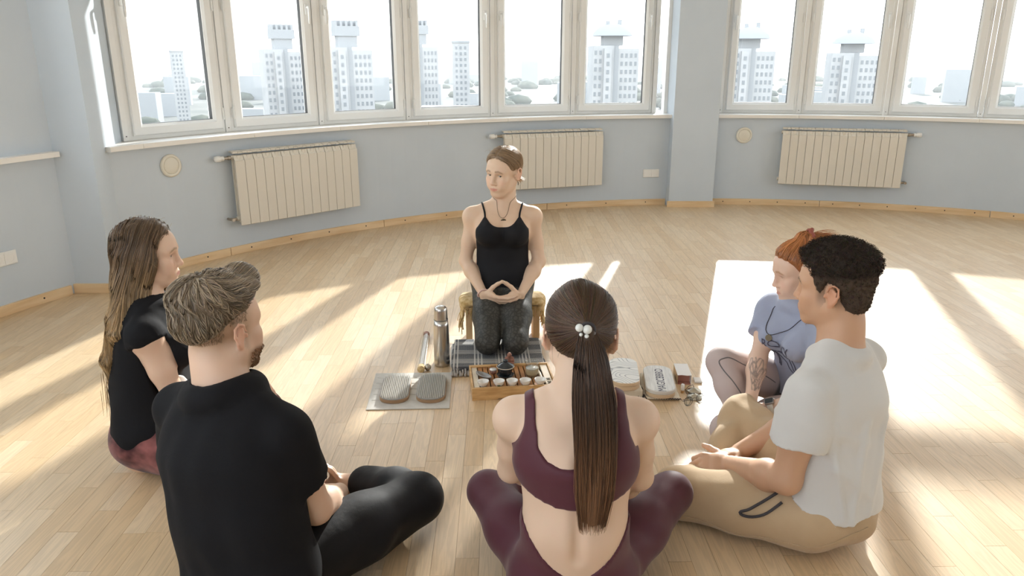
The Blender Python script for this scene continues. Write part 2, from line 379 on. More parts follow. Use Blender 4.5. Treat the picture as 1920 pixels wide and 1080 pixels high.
# ---------------------------------------------------------------- radiators, discs, sockets
def wall_frame(a, r, z=0):
    """local x along the wall (to the right seen from the room), local y out of the room, origin at the wall"""
    p = pol(a, r, z); return p, -rad(a)
def radiator(a0, a1, n, valve, label):
    A, B = pol(a0, RW-.10), pol(a1, RW-.10); d = B-A; L = d.length; pit = L/n
    root = empty('radiator', A, math.atan2(d.y, d.x), label=label, cat='radiator', group='cream sectional radiators under the windows')
    z0, z1 = .225, .755
    sec = MB(); w = pit/2-.0017
    sec.box((-w, 0, z0), (w, .012, z1-.062), bev=.003)
    sec.box((-.012, .010, z0+.01), (.012, .080, z1-.03)); sec.box((-w*.75, .062, z0+.03), (w*.75, .074, z1-.06))
    # sloped louvre between the front plate and the top
    sec.add([(-w, .004, z1-.064), (-.006, .004, z1-.064), (-.006, .020, z1-.030), (-w, .020, z1-.030), (-w, .010, z1-.066), (-.006, .010, z1-.066), (-.006, .026, z1-.034), (-w, .026, z1-.034)],
            [(0, 1, 2, 3), (7, 6, 5, 4), (0, 4, 5, 1), (3, 2, 6, 7), (0, 3, 7, 4), (1, 5, 6, 2)])
    sec.add([(.002, .006, z1-.066), (w, .006, z1-.066), (w, .022, z1-.032), (.002, .022, z1-.032), (.002, .012, z1-.068), (w, .012, z1-.068), (w, .028, z1-.036), (.002, .028, z1-.036)],
            [(0, 1, 2, 3), (7, 6, 5, 4), (0, 4, 5, 1), (3, 2, 6, 7), (0, 3, 7, 4), (1, 5, 6, 2)])
    sec.box((-w, .026, z1-.016), (w*.05, .050, z1-.004)); sec.box((w*.12, .026, z1-.018), (w, .050, z1-.006))
    sec.box((-w, .052, z1-.012), (w, .084, z1), bev=.003)
    s0 = sec.build('section', M_rad, root, (pit/2, 0, 0))
    for i in range(1, n):
        s = s0.copy(); COL.objects.link(s); s.location = (pit*(i+.5), 0, 0)
    for z in (z0+.045, z1-.045): MB().cyl((-.008, .045, z), (L+.008, .045, z), .016, n=12).build('header_pipe', M_rad, root)
    vx = -1 if valve == 'left' else 1; ox = 0 if valve == 'left' else L
    v = MB(); v.cyl((ox+vx*.005, .045, z1-.045), (ox+vx*.065, .045, z1-.045), .011); v.cyl((ox+vx*.012, .045, z1-.045), (ox+vx*.03, .045, z1-.045), .016, n=6)
    v.cyl((ox+vx*.05, .045, z1-.045), (ox+vx*.05, .13, z1-.045), .009); v.build('valve', M_brass, root)
    t = MB(); M = Matrix.Translation((ox+vx*.06, .045, z1-.045)) @ Matrix.Rotation(vx*rad(90), 4, 'Y')
    t.lathe([(.002, 0), (.016, 0), (.017, .012), (.0145, .014), (.0145, .02), (.021, .024), (.022, .05), (.019, .066), (.002, .070)], 18, M); t.build('thermostat', M_frame, root)
    r = MB(); r.cyl((ox+vx*.005, .045, z0+.045), (ox+vx*.05, .045, z0+.045), .010); r.cyl((ox+vx*.05, .045, z0+.045), (ox+vx*.05, .14, z0+.045), .009)
    r.cyl((ox+vx*.045, .02, z0+.045), (ox+vx*.045, .06, z0+.045), .012, n=8); r.build('return_valve', M_brass, root)
    for x in (pit*2, L-pit*2): MB().box((x-.01, .07, z1-.08), (x+.01, .125, z1-.06)).build('bracket', M_rad, root)
    return root
radiator(-52.95, -40.6, 14, 'left', 'cream radiator behind the long haired woman and the blond man, valve at its left end')
radiator(-24.1, -12.6, 13, 'left', 'cream radiator partly behind the kneeling woman, valve at its left')
radiator(7.6, 20.37, 15, 'right', 'cream radiator right of the pillar with its valve at the right end')
def disc(a, z, label):
    p, rz = wall_frame(a, RW, z); m = MB(); M = Matrix.Translation(p) @ Matrix.Rotation(rz, 4, 'Z') @ Matrix.Rotation(rad(90), 4, 'X')
    r0 = empty('air_vent', p, rz, label=label, cat='vent', group='round ivory wall vents under the windows')
    X = Matrix.Rotation(rad(90), 4, 'X')
    MB().lathe([(.062, 0), (.074, 0), (.077, .006), (.074, .016), (.064, .020), (.058, .018), (.054, .010)], 40, X).build('rim', M_ivory, r0)
    MB().lathe([(.0565, .002), (.0565, .013), (.050, .0175), (.02, .020), (.0005, .0205)], 40, X).build('cover', M_ivory, r0)
disc(-58.0, .70, 'round ivory wall vent left of the radiator with the left window sill above')
disc(3.65, .672, 'round ivory wall vent just right of the pillar')
def socket(p, rz, label):
    r0 = empty('socket', p, rz, label=label, cat='socket', group='double white wall sockets')
    MB().box((-.078, -.010, -.039), (.078, 0, .039), bev=.002).build('plate', M_socket, r0)
    for x in (-.037, .037):
        X = Matrix.Translation((x, -.0105, 0)) @ Matrix.Rotation(rad(90), 4, 'X')
        o = MB().box((x-.033, -.013, -.034), (x+.033, -.010, .034), bev=.002).build('insert', M_socket, r0)
        MB().lathe([(.0215, .0028), (.0205, -.002), (.0005, -.002)], 24, X).build('recess', M_sockd, o)
        h = MB()
        for dx in (-.0095, .0095): h.cyl((x+dx, -.0125, 0), (x+dx, -.0075, 0), .003, n=8)
        h.build('pin_hole', M_screw, o)
p, rz = wall_frame(-6.55, RW-.001, .31); socket(p, rz, 'double white socket low on the wall just left of the centre pillar')
p, rz = wall_frame(-71.0, RL-.001, .315); socket(p, rz, 'double white socket on the far left wall')

# ---------------------------------------------------------------- the city outside, in real distance, with haze
GZ = -62.0
M_land = tint(new_mat('park and streets', rough=.95), (.05, .055, .045), (.11, .105, .09), .012, coord='Object', detail=7, lo=.38, hi=.62)
tag(MB().add([(-5000, 20, GZ), (5000, 20, GZ), (5000, 9000, GZ), (-5000, 9000, GZ)], [(0, 1, 2, 3)]).build('ground', M_land), 'hazy low land with parks and streets far below the windows', 'ground', **S)
M_conc = tint(new_mat('pale panel facade', rough=.9), (.33, .335, .34), (.38, .38, .38), .15)
M_conc2 = new_mat('grey panel facade', (.28, .29, .30), .9)
M_pane = new_mat('far window glass', (.17, .185, .20), .25)
def face_windows(mb, x0, x1, z0, z1, y, nx, nz, fw=.5, fh=.5):
    """recess-like dark panes with depth, on the face at local y looking to -y"""
    px, pz = (x1-x0)/nx, (z1-z0)/nz
    for i in range(nx):
        for k in range(nz):
            cx, cz = x0+px*(i+.5), z0+pz*(k+.5)
            mb.box((cx-px*fw/2, y-.12, cz-pz*fh/2), (cx+px*fw/2, y+.1, cz+pz*fh/2))
def tower(az, D, w, h, label, crown='wing', side=.55):
    """az degrees from the view axis, D metres; h metres above the ground"""
    x, y = D*math.sin(rad(az)), D*math.cos(rad(az)); rz = -rad(az)+rad(12)
    r = empty('tower_block', (x, y, GZ), rz, label=label, cat='building', group='pale tower blocks beyond the windows')
    b = MB(); b.box((-w/2, 0, 0), (-w*.06, w*.7, h)); b.box((w*.06, 1.2, 0), (w/2, w*.7, h*.985)); b.box((-w*.28, -1.5, 0), (-w*.12, w*.2, h*.985))
    b.build('wall', M_conc, r)
    MB().box((-w*.06, 1.0, 0), (w*.06, w*.65, h*1.0)).build('stair_shaft', M_conc2, r)
    nz = int(h/3)
    wn_ = MB(); face_windows(wn_, -w/2, -w*.3, 2, h-1, 0, 2, nz); face_windows(wn_, w*.08, w*.48, 2, h-2, 1.2, 4, nz); face_windows(wn_, -w*.26, -w*.14, 2, h-2, -1.5, 1, nz)
    tag(wn_.build('window_field', M_pane, r), kind='stuff')
    c = MB()
    if crown == 'wing':
        c.box((-w*.26, w*.15, h), (w*.16, w*.5, h+6.5)); c.box((-w*.20, w*.2, h+6.5), (-w*.13, w*.3, h+8.6)); c.box((w*.06, w*.2, h+6.5), (w*.13, w*.3, h+9))
        c.lathe([(w*.44, h+3.4), (w*.40, h+4.8), (w*.30, h+6.6), (w*.12, h+7.8), (.01, h+8)], 20, Matrix.Translation((-w*.04, w*.33, 0))); c.lathe([(.01, h+7), (w*.12, h+6.8), (w*.30, h+5.6), (w*.44, h+3.4)], 20, Matrix.Translation((-w*.04, w*.33, 0)))
    else:
        c.box((-w*.22, w*.15, h), (w*.2, w*.5, h+4)); c.box((-w*.28, w*.12, h+4), (w*.26, w*.55, h+7.5))
        for i in range(5): c.box((-w*.28+i*w*.115, w*.12, h+7.5), (-w*.28+i*w*.115+w*.05, w*.5, h+9.5))
    c.build('roof_house', M_conc2, r)
def AZ(u): return math.degrees(math.atan((u-960)/1421/.9562*.975))
tower(AZ(563), 330, 17, 66, 'pale tower block in the second window bay with a jagged crown', 'jag')
tower(AZ(676), 300, 17, 66.5, 'pale tower block in the third window bay with a jagged crown', 'jag')
tower(AZ(800), 330, 15, 68, 'pale tower block half behind a post of the fourth bay', 'jag')
tower(AZ(1144), 290, 17, 67, 'pale tower block with winged roof in the bay beside the pillar', 'wing')
tower(AZ(1385), 300, 16, 66, 'pale tower block in the first bay right of the pillar', 'wing')
tower(AZ(1567), 330, 18, 64.5, 'pale tower block with winged roof in the second bay right of the pillar', 'wing')
def slab(az, D, w, h, dep, label, rot=0):
    x, y = D*math.sin(rad(az)), D*math.cos(rad(az))
    r = empty('apartment_building', (x, y, GZ), -rad(az)+rad(rot), label=label, cat='building', group='low apartment buildings beyond the windows')
    b = MB(); b.box((-w/2, 0, 0), (w/2, dep, h)); b.build('wall', M_conc, r); MB().box((-w/2-.3, -.3, h), (w/2+.3, dep+.3, h+1)).build('roof', M_conc2, r)
    k = MB(); face_windows(k, -w/2+1, w/2-1, 1, h-1, 0, max(3, int(w/4)), max(3, int(h/3))); tag(k.build('window_field', M_pane, r), kind='stuff')
slab(AZ(505), 235, 11, 42, 12, 'lower pale apartment building before the tower of the second bay')
slab(AZ(470), 260, 9, 41, 12, 'lower grey apartment building at the left of the second bay', 10)
slab(AZ(850), 260, 22, 46, 12, 'wide lower apartment building in the fourth bay', -8)
slab(AZ(870), 420, 9, 70, 12, 'slim distant block in the fourth bay')
slab(AZ(460), 520, 9, 72, 10, 'slim distant block in the second bay')
slab(AZ(985), 300, 10, 31, 12, 'low white building in the fifth bay')
slab(AZ(1448), 270, 12, 42, 14, 'low apartment building right of the tower in the first bay beyond the pillar')
slab(AZ(1765), 300, 18, 44, 12, 'low apartment building in the third bay right of the pillar', 14)
slab(AZ(1900), 280, 18, 44, 12, 'low apartment building at the right edge of the picture', 14)
slab(AZ(370), 600, 9, 66, 10, 'slim distant block in the leftmost bay')
M_tree = tint(new_mat('distant woods', rough=1), (.05, .06, .045), (.12, .12, .09), .05)
_t = MB(); _r = random.Random(5)
for i in range(420):
    D = _r.uniform(520, 2300); az = _r.uniform(-38, 42); s = _r.uniform(6, 14)
    _t.sphere((D*math.sin(rad(az)), D*math.cos(rad(az)), GZ+s*.3), s, 4, None, (1.6, 1, .8))
tag(_t.build('distant_woods', M_tree), 'dark hazy belt of woods far below the windows', 'trees', kind='stuff')
_t = MB()
for i in range(90):
    D = _r.uniform(700, 2600); az = _r.uniform(-40, 42); w = _r.uniform(14, 40); h = _r.uniform(15, 62) * min(1, .55+D/3500)
    _t.box((-w/2, 0, 0), (w/2, 14, h), Matrix.Translation((D*math.sin(rad(az)), D*math.cos(rad(az)), GZ)) @ Matrix.Rotation(-rad(az)+_r.uniform(-.4, .4), 4, 'Z'))
tag(_t.build('distant_city', M_conc2), 'faint distant blocks of the city on the horizon', 'buildings', kind='stuff')
M_haze = bpy.data.materials.new('haze'); M_haze.use_nodes = True
_n, _l = M_haze.node_tree.nodes, M_haze.node_tree.links; _n.remove(_n['Principled BSDF'])
_v = _n.new('ShaderNodeVolumeScatter'); _v.inputs['Color'].default_value = (.93, .97, 1, 1); _v.inputs['Density'].default_value = .00011; _v.inputs['Anisotropy'].default_value = .3
_l.new(_v.outputs[0], _n['Material Output'].inputs['Volume'])
hz = MB(); hz.box((-5000, 60, GZ-5), (5000, 8900, 40)); tag(hz.build('haze', M_haze), 'bright morning haze over the city', 'haze', kind='stuff')
# ---------------------------------------------------------------- implicit surfaces for bodies, clothes and hair
def A3(p): return np.asarray(p, np.float32)
def nrm(v): v = np.asarray(v, float); return v/max(np.linalg.norm(v), 1e-9)
def axis_steps(lo, hi, h, fine):
    out = [lo]; x = lo
    while x < hi:
        st = h
        for a, b, hf in fine:
            if a-hf <= x < b: st = min(st, hf)
        x += st; out.append(x)
    return np.array(out, np.float32)
class SDF:
    def __init__(s, lo, hi, h, fine=()):
        """fine: boxes (lo, hi, step) where the grid is denser"""
        s.ax = [axis_steps(lo[i], hi[i], h, [(f[0][i], f[1][i], f[2]) for f in fine]) for i in range(3)]
        s.d = np.full([len(a) for a in s.ax], .3, np.float32)
    def like(s):
        o = SDF.__new__(SDF); o.ax = s.ax; o.d = s.d.copy(); return o
    def sl(s, lo, hi):
        r = []
        for i in range(3):
            a = int(np.searchsorted(s.ax[i], lo[i])); b = int(np.searchsorted(s.ax[i], hi[i])); r.append(slice(max(a-1, 0), min(b+1, len(s.ax[i]))))
        return tuple(r)
    def grid(s, S=(slice(None),)*3):
        return s.ax[0][S[0]][:, None, None], s.ax[1][S[1]][None, :, None], s.ax[2][S[2]][None, None, :]
    def put(s, fn, lo, hi, k, op='u'):
        m = k+.03; S = s.sl(np.asarray(lo)-m, np.asarray(hi)+m)
        if any(q.stop-q.start < 2 for q in S): return s
        X, Y, Z = s.grid(S); d = fn(X, Y, Z); c = s.d[S]
        if op == 'u':
            h = np.maximum(k-np.abs(c-d), 0); s.d[S] = np.minimum(c, d)-h*h*(.25/max(k, 1e-6))
        elif op == 's':
            d = -d; h = np.maximum(k-np.abs(c-d), 0); s.d[S] = np.maximum(c, d)+h*h*(.25/max(k, 1e-6))
        return s
    def cone(s, a, b, ra, rb=None, k=.015, op='u'):
        rb = ra if rb is None else rb; a = A3(a); b = A3(b); ab = b-a; L2 = float(ab@ab)+1e-9
        def fn(X, Y, Z):
            x, y, z = X-a[0], Y-a[1], Z-a[2]; t = np.clip((x*ab[0]+y*ab[1]+z*ab[2])/L2, 0, 1)
            return np.sqrt((x-t*ab[0])**2+(y-t*ab[1])**2+(z-t*ab[2])**2)-(ra+t*(rb-ra))
        r = max(ra, rb); return s.put(fn, np.minimum(a, b)-r, np.maximum(a, b)+r, k, op)
    def chain(s, pts, rs, k=.015, op='u'):
        for i in range(len(pts)-1): s.cone(pts[i], pts[i+1], rs[i], rs[i+1], k, op)
        return s
    def ell(s, c, r, R=None, k=.015, op='u'):
        c = A3(c); R = np.eye(3, dtype=np.float32) if R is None else np.asarray(R, np.float32)
        r = A3(r)
        def fn(X, Y, Z):
            x, y, z = X-c[0], Y-c[1], Z-c[2]; q0 = 0; q1 = 0
            for i in range(3):
                l = x*R[0, i]+y*R[1, i]+z*R[2, i]; q0 = q0+(l/r[i])**2; q1 = q1+(l/r[i]**2)**2
            q0 = np.sqrt(q0); return q0*(q0-1)/np.maximum(np.sqrt(q1), 1e-6)
        e = np.sqrt(((R*r)**2).sum(1)); return s.put(fn, c-e, c+e, k, op)
    def etube(s, a, b, ra, rb, lat, k=.03, cap=None, op='u'):
        """limb of elliptical section: ra, rb = (half width along lat, half depth)"""
        a = A3(a); b = A3(b); w = b-a; L = float(np.linalg.norm(w)); w = w/L; u = A3(lat); u = u-w*float(u@w); u /= np.linalg.norm(u); v = np.cross(w, u)
        cap = min(min(ra), min(rb)) if cap is None else cap
        def fn(X, Y, Z):
            x, y, z = X-a[0], Y-a[1], Z-a[2]; h = x*w[0]+y*w[1]+z*w[2]; t = np.clip(h/L, 0, 1); lw = (h-t*L)
            rx = ra[0]+t*(rb[0]-ra[0]); ry = ra[1]+t*(rb[1]-ra[1]); lu = x*u[0]+y*u[1]+z*u[2]; lv = x*v[0]+y*v[1]+z*v[2]
            k0 = np.sqrt((lu/rx)**2+(lv/ry)**2+(lw/cap)**2); k1 = np.sqrt((lu/rx**2)**2+(lv/ry**2)**2+(lw/cap**2)**2)
            return k0*(k0-1)/np.maximum(k1, 1e-6)
        r = max(max(ra), max(rb), cap); return s.put(fn, np.minimum(a, b)-r, np.maximum(a, b)+r, k, op)
    def sample(s, P):
        ii = []; ff = []
        for i in range(3):
            a = s.ax[i]; j = np.clip(np.searchsorted(a, P[:, i])-1, 0, len(a)-2); ii.append(j); ff.append(np.clip((P[:, i]-a[j])/(a[j+1]-a[j]), 0, 1))
        out = 0
        for dx in (0, 1):
            for dy in (0, 1):
                for dz in (0, 1):
                    w = (ff[0] if dx else 1-ff[0])*(ff[1] if dy else 1-ff[1])*(ff[2] if dz else 1-ff[2]); out = out+w*s.d[ii[0]+dx, ii[1]+dy, ii[2]+dz]
        return out
    def grad(s, P, e=.004):
        G = np.empty_like(P)
        for i in range(3):
            o = np.zeros(3); o[i] = e; G[:, i] = s.sample(P+o)-s.sample(P-o)
        return G/np.maximum(np.linalg.norm(G, axis=1, keepdims=True), 1e-9)
    def snap(s, P, off=0.0, it=4):
        for _ in range(it): P = P-s.grad(P)*np.clip(s.sample(P)-off, -.03, .03)[:, None]
        return P
    def mesh(s, smooth=1):
        d = s.d; ins = d < 0; nx, ny, nz = d.shape
        cnt = np.zeros((nx-1, ny-1, nz-1), np.int8)
        for a in (0, 1):
            for b in (0, 1):
                for c in (0, 1): cnt += ins[a:nx-1+a, b:ny-1+b, c:nz-1+c]
        act = (cnt > 0) & (cnt < 8); I, J, K = np.nonzero(act); n = len(I)
        idx = np.full(cnt.shape, -1, np.int32); idx[I, J, K] = np.arange(n)
        P = np.zeros((n, 3)); W_ = np.zeros(n); base = (I, J, K)
        for ax in range(3):
            o1, o2 = [q for q in range(3) if q != ax]
            for p in (0, 1):
                for q in (0, 1):
                    a = list(base); a[o1] = base[o1]+p; a[o2] = base[o2]+q; b = list(a); b[ax] = a[ax]+1
                    da = d[tuple(a)]; db = d[tuple(b)]; cr = (da < 0) != (db < 0); t = np.where(cr, da/np.where(cr, da-db, 1), 0)
                    c = [s.ax[z][a[z]] for z in range(3)]; c[ax] = s.ax[ax][a[ax]]*(1-t)+s.ax[ax][b[ax]]*t
                    for z in range(3): P[:, z] += np.where(cr, c[z], 0)
                    W_ += cr
        P /= np.maximum(W_, 1)[:, None]; F = []
        for ax in range(3):
            o1, o2 = (ax+1) % 3, (ax+2) % 3; sl0 = [slice(None)]*3; sl1 = [slice(None)]*3; sl0[ax] = slice(0, -1); sl1[ax] = slice(1, None)
            x = ins[tuple(sl0)] != ins[tuple(sl1)]; e = np.array(np.nonzero(x)); ok = (e[o1] > 0) & (e[o2] > 0) & (e[o1] < d.shape[o1]-1) & (e[o2] < d.shape[o2]-1); e = e[:, ok]
            def cell(a, b):
                c = e.copy(); c[o1] -= a; c[o2] -= b; return idx[c[0], c[1], c[2]]
            q = np.stack([cell(0, 0), cell(1, 0), cell(1, 1), cell(0, 1)], 1); fl = ins[e[0], e[1], e[2]]
            q[~fl] = q[~fl][:, ::-1]; F.append(q)
        F = np.concatenate(F); F = F[(F >= 0).all(1)]
        for _ in range(smooth):
            acc = np.zeros_like(P); c = np.zeros(n)
            for k in range(4):
                np.add.at(acc, F[:, k], P[F[:, (k+1) % 4]]+P[F[:, k-1]]); np.add.at(c, F[:, k], 2)
            P = P*.5+.5*acc/np.maximum(c, 1)[:, None]
        return P, F
    def cut(s, reg): s.d = np.maximum(s.d, reg); return s
def sines(P, freq, seed, n=5):
    """smooth pseudo-noise in about -1..1 for grids (tuple X,Y,Z) or points"""
    r = np.random.default_rng(seed); X, Y, Z = P; o = 0
    for i in range(n):
        k = r.normal(size=3); k = k/np.linalg.norm(k)*freq*r.uniform(.6, 1.6); o = o+np.sin(X*k[0]+Y*k[1]+Z*k[2]+r.uniform(0, 6.3))
    return o/n*1.6
def vs(P): return (P[:, 0], P[:, 1], P[:, 2])
def sstep(a, b, x): t = np.clip((x-a)/(b-a), 0, 1); return t*t*(3-2*t)
def tube_mesh(paths, rads, sides=3):
    """paths (N,M,3), rads (N,M) -> V,F of thin tubes"""
    N, M, _ = paths.shape; T = np.gradient(paths, axis=1); T /= np.maximum(np.linalg.norm(T, axis=2, keepdims=True), 1e-9)
    up = np.zeros_like(T); up[..., 2] = 1; par = np.abs(T[..., 2]) > .95; up[par] = (1, 0, 0)
    U = np.cross(T, up); U /= np.maximum(np.linalg.norm(U, axis=2, keepdims=True), 1e-9); Wv = np.cross(T, U)
    V = np.empty((N, M, sides, 3))
    for k in range(sides):
        a = 2*np.pi*k/sides; V[:, :, k] = paths+(U*math.cos(a)+Wv*math.sin(a))*rads[..., None]
    b = (np.arange(N)[:, None]*M+np.arange(M-1)[None])[..., None]*sides; k = np.arange(sides)[None, None]; k1 = (k+1) % sides
    F = np.stack([b+k, b+k1, b+sides+k1, b+sides+k], -1).reshape(-1, 4)
    return V.reshape(-1, 3), F
def strands(S, start, flow, steps, ds, off, sub=1):
    """lines that run over the surface of S along flow(P, i); off (N,) height above it"""
    P = start.copy(); out = [P.copy()]
    for i in range(steps):
        for _ in range(sub):
            v = flow(P, i); g = S.grad(P); v = v-g*(v*g).sum(1, keepdims=True); v /= np.maximum(np.linalg.norm(v, axis=1, keepdims=True), 1e-6)
            P = P+v*(ds/sub); P = S.snap(P, 0, 2)
        out.append(P.copy())
    A = np.stack(out, 1); G = S.grad(A.reshape(-1, 3)).reshape(A.shape)
    return A+G*off[:, None, None]
def hair_obj(name, paths, r0, mat, parent, cols, sides=3, taper=.35):
    """cols (N,3)"""
    N, M, _ = paths.shape; rr = np.asarray(r0)*np.ones((N, 1))*np.interp(np.linspace(0, 1, M), [0, .15, .8, 1], [.8, 1, .9, taper])[None]
    V, F = tube_mesh(paths, rr, sides); return mesh_np(name, V, F, mat, parent, True, np.repeat(cols, M*sides, 0) if cols.ndim == 2 else cols.reshape(-1, 3).repeat(sides, 0))

# ---------------------------------------------------------------- people: shared anatomy
def head_frame(c, az, pitch=0, roll=0, s=1.0):
    """az from +Y towards +X; pitch > 0 looks up. Columns of R: right, forward, up"""
    R = Matrix.Rotation(-rad(az), 3, 'Z') @ Matrix.Rotation(rad(pitch), 3, 'X') @ Matrix.Rotation(rad(roll), 3, 'Y')
    return dict(c=np.array(c, float), R=np.array(R), s=s)
def hp(H, *p): return H['c']+H['R'] @ (np.array(p, float)*H['s'])
def hloc(H, P): return ((P-H['c']) @ H['R'])/H['s']
def build_head(S, H, fem=True, smile=0.0, eyes_open=True):
    s = H['s']; R = H['R']
    def E(c, r, k=.015, op='u'): S.ell(hp(H, *c), np.array(r)*s, R, k*s, op)
    def C(a, b, ra, rb=None, k=.015, op='u'): S.cone(hp(H, *a), hp(H, *b), ra*s, (ra if rb is None else rb)*s, k*s, op)
    j = 0.0 if fem else .004
    E((0, -.014, .034), (.074, .096, .080), .02)
    E((0, .026, -.035), (.058+j, .060, .072), .03)
    E((0, .045, .035), (.055, .042, .045), .03)                     # forehead
    for q in (-1, 1):
        C((q*(.053+j), -.005, -.052), (q*.020, .062, -.098), .018+j, .014, .03)
        E((q*.041, .060, -.026), (.020, .018, .017), .025)          # cheekbone
        E((q*.030, .066, -.055), (.020, .018+.004*smile, .020), .025)
        C((q*.016, .084, .018), (q*.046, .066, .018), .0085, .008, .02)   # brow
    E((0, .068, -.099), (.020+j, .017, .015), .022)                # chin
    for q in (-1, 1):
        E((q*.031, .094, -.001), (.0165, .016, .0105), .014, 's')   # orbit
        E((q*.031, .0672, 0), (.0148, .0140, .0140), .006)          # lids
        if eyes_open: E((q*.031, .083, -.0008), (.0118, .012, .0036), .002, 's')
        else: E((q*.031, .085, -.004), (.0125, .010, .0012), .002, 's')
    C((0, .082, .012), (0, .1005, -.032), .0075, .0095, .012)         # nose
    E((0, .1015, -.036), (.0095, .0095, .0085), .008)
    for q in (-1, 1):
        E((q*.0125, .0915, -.039), (.0075, .010, .0075), .007)
        E((q*.0065, .096, -.0455), (.0035, .005, .0030), .003, 's')
    up = .003*smile
    E((0, .078, -.069), (.026, .016, .018), .015)
    for q in (-1, 1):
        C((0, .0925, -.0635), (q*.022, .0815, -.068+up), .0042, .0022, .006)
        C((0, .0905, -.0735), (q*.020, .0815, -.0695+up), .0050, .0024, .006)
        C((0, .101, -.0682), (q*.025, .087, -.0690+up), .0012, .0010, .003, 's')
        # ears
        ex = .073 if fem else .075
        S.ell(hp(H, q*(ex+.004), -.012, -.008), np.array((.006, .018, .030))*s, R @ np.array(Matrix.Rotation(q*.38, 3, 'Z') @ Matrix.Rotation(-.15, 3, 'X')), .010*s)
        rim = [hp(H, q*(ex+(.014 if z > -.03 else .006)), -.012+y, z) for y, z in ((.010, .004), (.004, .021), (-.010, .025), (-.021, .016), (-.022, -.004), (-.014, -.022), (-.004, -.034), (.003, -.032))]
        S.chain(rim, [.0036*s]*5+[.004*s, .0055*s, .0045*s], .004*s)
        S.ell(hp(H, q*(ex+.013), -.010, -.006), np.array((.006, .0075, .012))*s, R, .004*s, 's')
        S.cone(hp(H, q*(ex+.006), .006, -.012), hp(H, q*(ex+.008), .004, -.004), .005*s, .004*s, .004*s)
    return S
def skin_color(P, H, base, lip=(.50, .20, .17), brow=None, extra=None):
    """own colour of the skin: lips, brows, slight flush; P vertices"""
    c = np.tile(np.array(base), (len(P), 1)); L = hloc(H, P); x, y, z = L[:, 0], L[:, 1], L[:, 2]
    n = sines(vs(P), 60, 3)*.5+.5; c *= np.array((.87, .80, .73))*(1-.05*n)[:, None]
    def mix(m, col):
        nonlocal c; m = np.clip(m, 0, 1)[:, None]; c = c*(1-m)+np.array(col)*m
    on = (np.abs(L) < .2).all(1)
    fl = np.exp(-(((np.abs(x)-.040)/.018)**2+((z+.032)/.020)**2))*(y > .03)+np.exp(-((x/.012)**2+((z+.038)/.012)**2))*(y > .09)
    mix(on*fl*.28, np.array(base)*np.array((1.02, .72, .66)))
    lipm = np.exp(-np.maximum(0, ((x/.0225)**2+((z+.0688)/.0078)**2)-.75)*5)*(y > .07)
    mix(on*lipm*.85, lip)
    mix(on*(np.abs(x) > .080)*(np.abs(z+.005) < .04)*.35, np.array(base)*np.array((.95, .55, .45)))
    if brow is not None:
        bz = .0225+.10*np.abs(x)-1.9*np.maximum(np.abs(x)-.030, 0)**1.0*.35
        bm = np.exp(-((z-bz)/.0040)**2)*sstep(.010, .016, np.abs(x))*(1-sstep(.043, .054, np.abs(x)))*(y > .045)
        mix(on*bm*.95, brow); em = np.exp(-(((np.abs(x)-.031)/.0135)**2+((z-.0032)/.0026)**2)**2)*(y > .05); mix(on*em*.7, np.array(brow)*.45)
    if extra: c = extra(c, P, L, on)
    return np.clip(c, 0, 1)
def eyeballs(H, parent, iris=(.10, .07, .05), gaze=(0, 1, 0)):
    for q in (-1, 1):
        g = nrm(H['R'] @ nrm(gaze)); M = Matrix.Translation(Vector(hp(H, q*.031, .0668, 0))) @ Vector(g).to_track_quat('Z', 'Y').to_matrix().to_4x4()
        r = .0128*H['s']; e = MB(); a = [i*math.pi/16 for i in range(17)]
        e.lathe([(max(1e-5, r*math.sin(t)), -r*math.cos(t)) for t in a], 20, M).build('eye', M_eye, parent)
        b = bpy.data.objects[-1] if False else None
        i = MB(); i.lathe([(r*.54, r*.846), (r*.3, r*.958), (1e-5, r*1.004)], 16, M); ir = i.build('iris', M_iris, parent)
        MB().lathe([(r*.24, r*.984), (1e-5, r*1.012)], 12, M).build('pupil', M_pupil, parent)
